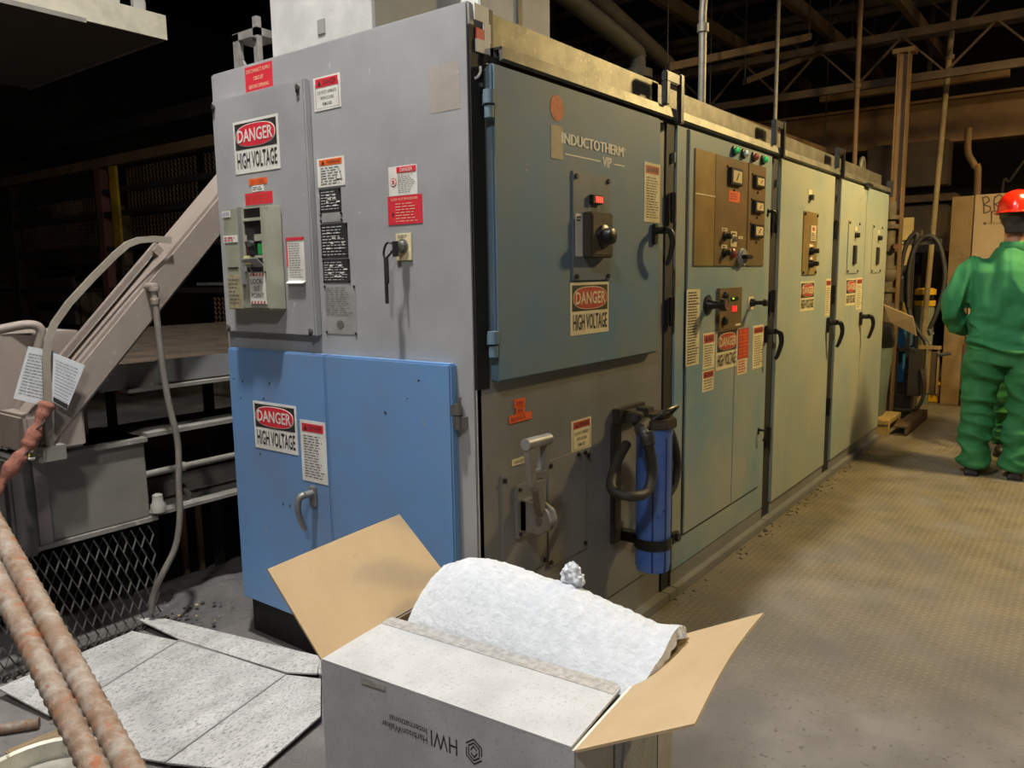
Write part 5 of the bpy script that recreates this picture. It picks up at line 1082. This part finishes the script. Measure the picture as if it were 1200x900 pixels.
def ell(mb, c, rx, ry, rz, n=16, m_=10):
    c = Vector(c); R = []
    for j in range(m_+1):
        f = math.pi*(j+.02)/(m_+.04); i0 = len(mb.v)
        for i in range(n): t = 2*math.pi*i/n; mb.v.append(c+Vector((rx*math.sin(f)*math.cos(t), ry*math.sin(f)*math.sin(t), rz*math.cos(f))))
        R.append(i0)
    return mb.loft(R, n)
def torso(mb, rows, n=24):
    R = []
    for (x, y, z, rx, ry) in rows:
        i0 = len(mb.v)
        for i in range(n): t = 2*math.pi*i/n; mb.v.append(Vector((x+rx*math.cos(t), y+ry*math.copysign(abs(math.sin(t))**.85, math.sin(t)), z)))
        R.append(i0)
    return mb.loft(R, n)
FTL, FTR = .15, -.10
def hand(mb, base, d, side):
    base, d = Vector(base), Vector(d).normalized(); sv = Vector((0, side, 0)); upv = d.cross(sv).normalized()*side
    ell(mb, base+d*.045, .05, .022, .042)
    for k, L_ in enumerate((.068,.078,.074,.058)):
        o = base+d*.075+upv*(.026-.0175*k); mb.tube([o, o+d*L_*.45-sv*.006, o+d*L_*.75-sv*.022, o+d*L_*.85-sv*.042], lambda t: .0095-.0025*t, 8, 4)
    o = base+d*.02+upv*.03; mb.tube([o, o+d*.03+upv*.018-sv*.012, o+d*.058+upv*.016-sv*.024], lambda t: .0115-.003*t, 8, 4)
def make_person():
    r = bpy.data.objects.new('person', None); COL.objects.link(r)
    SKIN = M('skin', (176,124,98), (160,110,86), sc=20, rough=.6)
    mb = MB()
    ell(mb, (.015,0,1.70), .098, .078, .122); ell(mb, (.05,0,1.635), .062, .055, .068); limb(mb, [(-.02,0,1.44),(-.005,0,1.52),(.01,0,1.63)], [.075,.062,.06])
    mb.cyl((.095,0,1.705), (.128,0,1.668), .010, 8, .017)
    for s in (1, -1): ell(mb, (.0,s*.082,1.69), .018, .010, .032, 10, 6)
    torso(mb, [(0,0,.84,.10,.15),(0,0,1.0,.10,.15),(0,0,1.25,.115,.18),(0,0,1.40,.10,.17),(-.01,0,1.47,.07,.08)])
    for s, fy in ((1, FTL), (-1, FTR)):
        limb(mb, [(0,s*.17,1.40),(-.05,s*.30,1.19),(.08,s*.295,1.03),(.18,s*.24,.96)], [.055,.045,.04,.028]); hand(mb, (.17,s*.245,.965), (.75,-s*.45,-.45), s)
        limb(mb, [(0,s*.09,.9),(.01,s*.09+fy*.2,.5),(-.01,fy,.06)], [.085,.06,.04])
    place(fuse(mb, .0085, 3), 'body', SKIN, r)
    def fold(p):
        w_ = noise.noise(Vector((p.x*4, p.y*4, p.z*4)))*.5
        hi_ = max(0, min(1, (p.z-1.02)/.12))
        rid = lambda q: 1-2*abs(noise.noise(q))
        vert = .032*rid(Vector((p.x*3+w_, p.y*9+w_, p.z*2.2)))+.005*noise.noise(Vector((p.x*10, p.y*22, p.z*8)))
        hor = .032*rid(Vector((p.x*4+w_, p.y*4-p.z*3, p.z*10+w_)))+.006*noise.noise(Vector((p.x*14, p.y*12, p.z*24)))
        return vert*hi_+hor*(1-hi_)-.016
    GRN = M('green_work_cotton', (44,128,80), (38,114,72), sc=6, rough=.8, bump=.12, bs=200, bd=.002)
    GRN2 = M('green_trouser_cotton', (38,110,60), (32,98,52), sc=6, rough=.8, bump=.12, bs=200, bd=.002)
    mb = MB()
    torso(mb, [(-.01,0,.845,.135,.215),(-.01,0,.90,.15,.225),(-.02,0,1.0,.152,.222),(-.02,0,1.12,.158,.235),(-.02,0,1.26,.165,.25),(-.02,0,1.36,.155,.245),(-.02,0,1.42,.13,.215),(-.015,0,1.465,.10,.15),(-.01,0,1.50,.085,.10)])
    for s in (1, -1): limb(mb, [(-.01,s*.17,1.405),(-.03,s*.245,1.33),(-.06,s*.315,1.17),(.0,s*.315,1.07),(.10,s*.285,1.0),(.15,s*.26,.975)], [.08,.08,.073,.07,.062,.055])
    place(fuse(mb, .010, 3, fold), 'jacket', GRN, r)
    mb = MB(); torso(mb, [(-.012,0,1.475,.082,.10),(-.02,0,1.51,.082,.088),(-.016,0,1.555,.078,.078),(-.014,0,1.545,.068,.068),(-.01,0,1.48,.068,.07)]); 
    place(fuse(mb, .008, 2), 'collar', GRN, r)
    mb = MB(); torso(mb, [(-.01,0,.76,.12,.17),(-.01,0,.84,.14,.205),(-.01,0,.96,.13,.195)])
    for s, fy in ((1, FTL), (-1, FTR)): limb(mb, [(-.01,s*.105,.86),(-.005,s*.115+fy*.08,.68),(.01,s*.08+fy*.38,.46),(-.005,s*.02+fy*.85,.22),(-.01,fy,.06)], [.125,.118,.10,.098,.094])
    place(fuse(mb, .010, 3, fold), 'trousers', GRN2, r)
    for s, fy in ((1, FTL), (-1, FTR)):
        mb = MB(); ell(mb, (-.03,fy,.06), .06, .048, .07); ell(mb, (.10,fy+s*.012,.045), .10, .05, .045); mb.box(-.085,.19,fy-.04,fy+.045,.0,.028)
        place(fuse(mb, .008, 3), 'boot', M('black_boot_leather', (30,28,26), (44,40,36), sc=20, rough=.5), r)
    mb = MB(); ell(mb, (-.012,0,1.715), .103, .086, .115); mb.box(-.1,-.05,-.06,.06,1.60,1.66)
    place(fuse(mb, .009, 4), 'hair', M('dark_hair', (34,26,22), (46,36,30), sc=40, rough=.7), r)
    # hard hat: dome with ridge, brim and headband
    mb = MB(); n = 28; R = []
    for z, f in ((0,1.0),(.03,.985),(.065,.93),(.095,.82),(.12,.62),(.135,.36),(.142,.08)):
        i0 = len(mb.v)
        for i in range(n):
            t = 2*math.pi*i/n; mb.v.append(Vector((.0+.138*f*math.cos(t), .112*f*math.sin(t), 1.735+z+(.008*f if abs(math.sin(t)) < .12 else 0))))
        R.append(i0)
    mb.loft(R, n); R = []
    for k, (e, z) in enumerate(((1.0,1.742),(1.13,1.734),(1.135,1.728),(1.0,1.732))):
        i0 = len(mb.v)
        for i in range(n):
            t = 2*math.pi*i/n; fr = max(0, math.cos(t))**2*.035 if k in (1, 2) else 0; mb.v.append(Vector(((.138*e+fr)*math.cos(t), .112*e*math.sin(t), z-fr*.3)))
        R.append(i0)
    mb.loft(R, n, False)
    o = mb.build('hard_hat', M('glossy_red_shell', (224,40,20), rough=.22), None, True); o.parent = r
    mb = MB(); n_ = 24; R = [mb.ring((-.002,0,z), (0,0,1), .094, n_, .108) for z in (1.695,1.735)]; mb.loft(R, n_, False); o = mb.build('head_band', BLK, None, True); o.parent = r
    return r
pr = make_person(); pr.location = (4.36, -.955, FL); pr.rotation_euler = (0, 0, .06); pr.scale = (1.0, 1.0, 1.012)
tag(pr, 'person in green work clothes and red hard hat, back turned, standing on the tread plate', 'person')
p2_ = pr.copy(); COL.objects.link(p2_); p2_.location = (5.15, -1.02, FL); p2_.rotation_euler = (0, 0, math.pi); p2_.scale = (.95, .95, .955)
for ch in pr.children: c = ch.copy(); COL.objects.link(c); c.parent = p2_
p2_['label'] = 'second person in green, hidden behind the one with back turned'
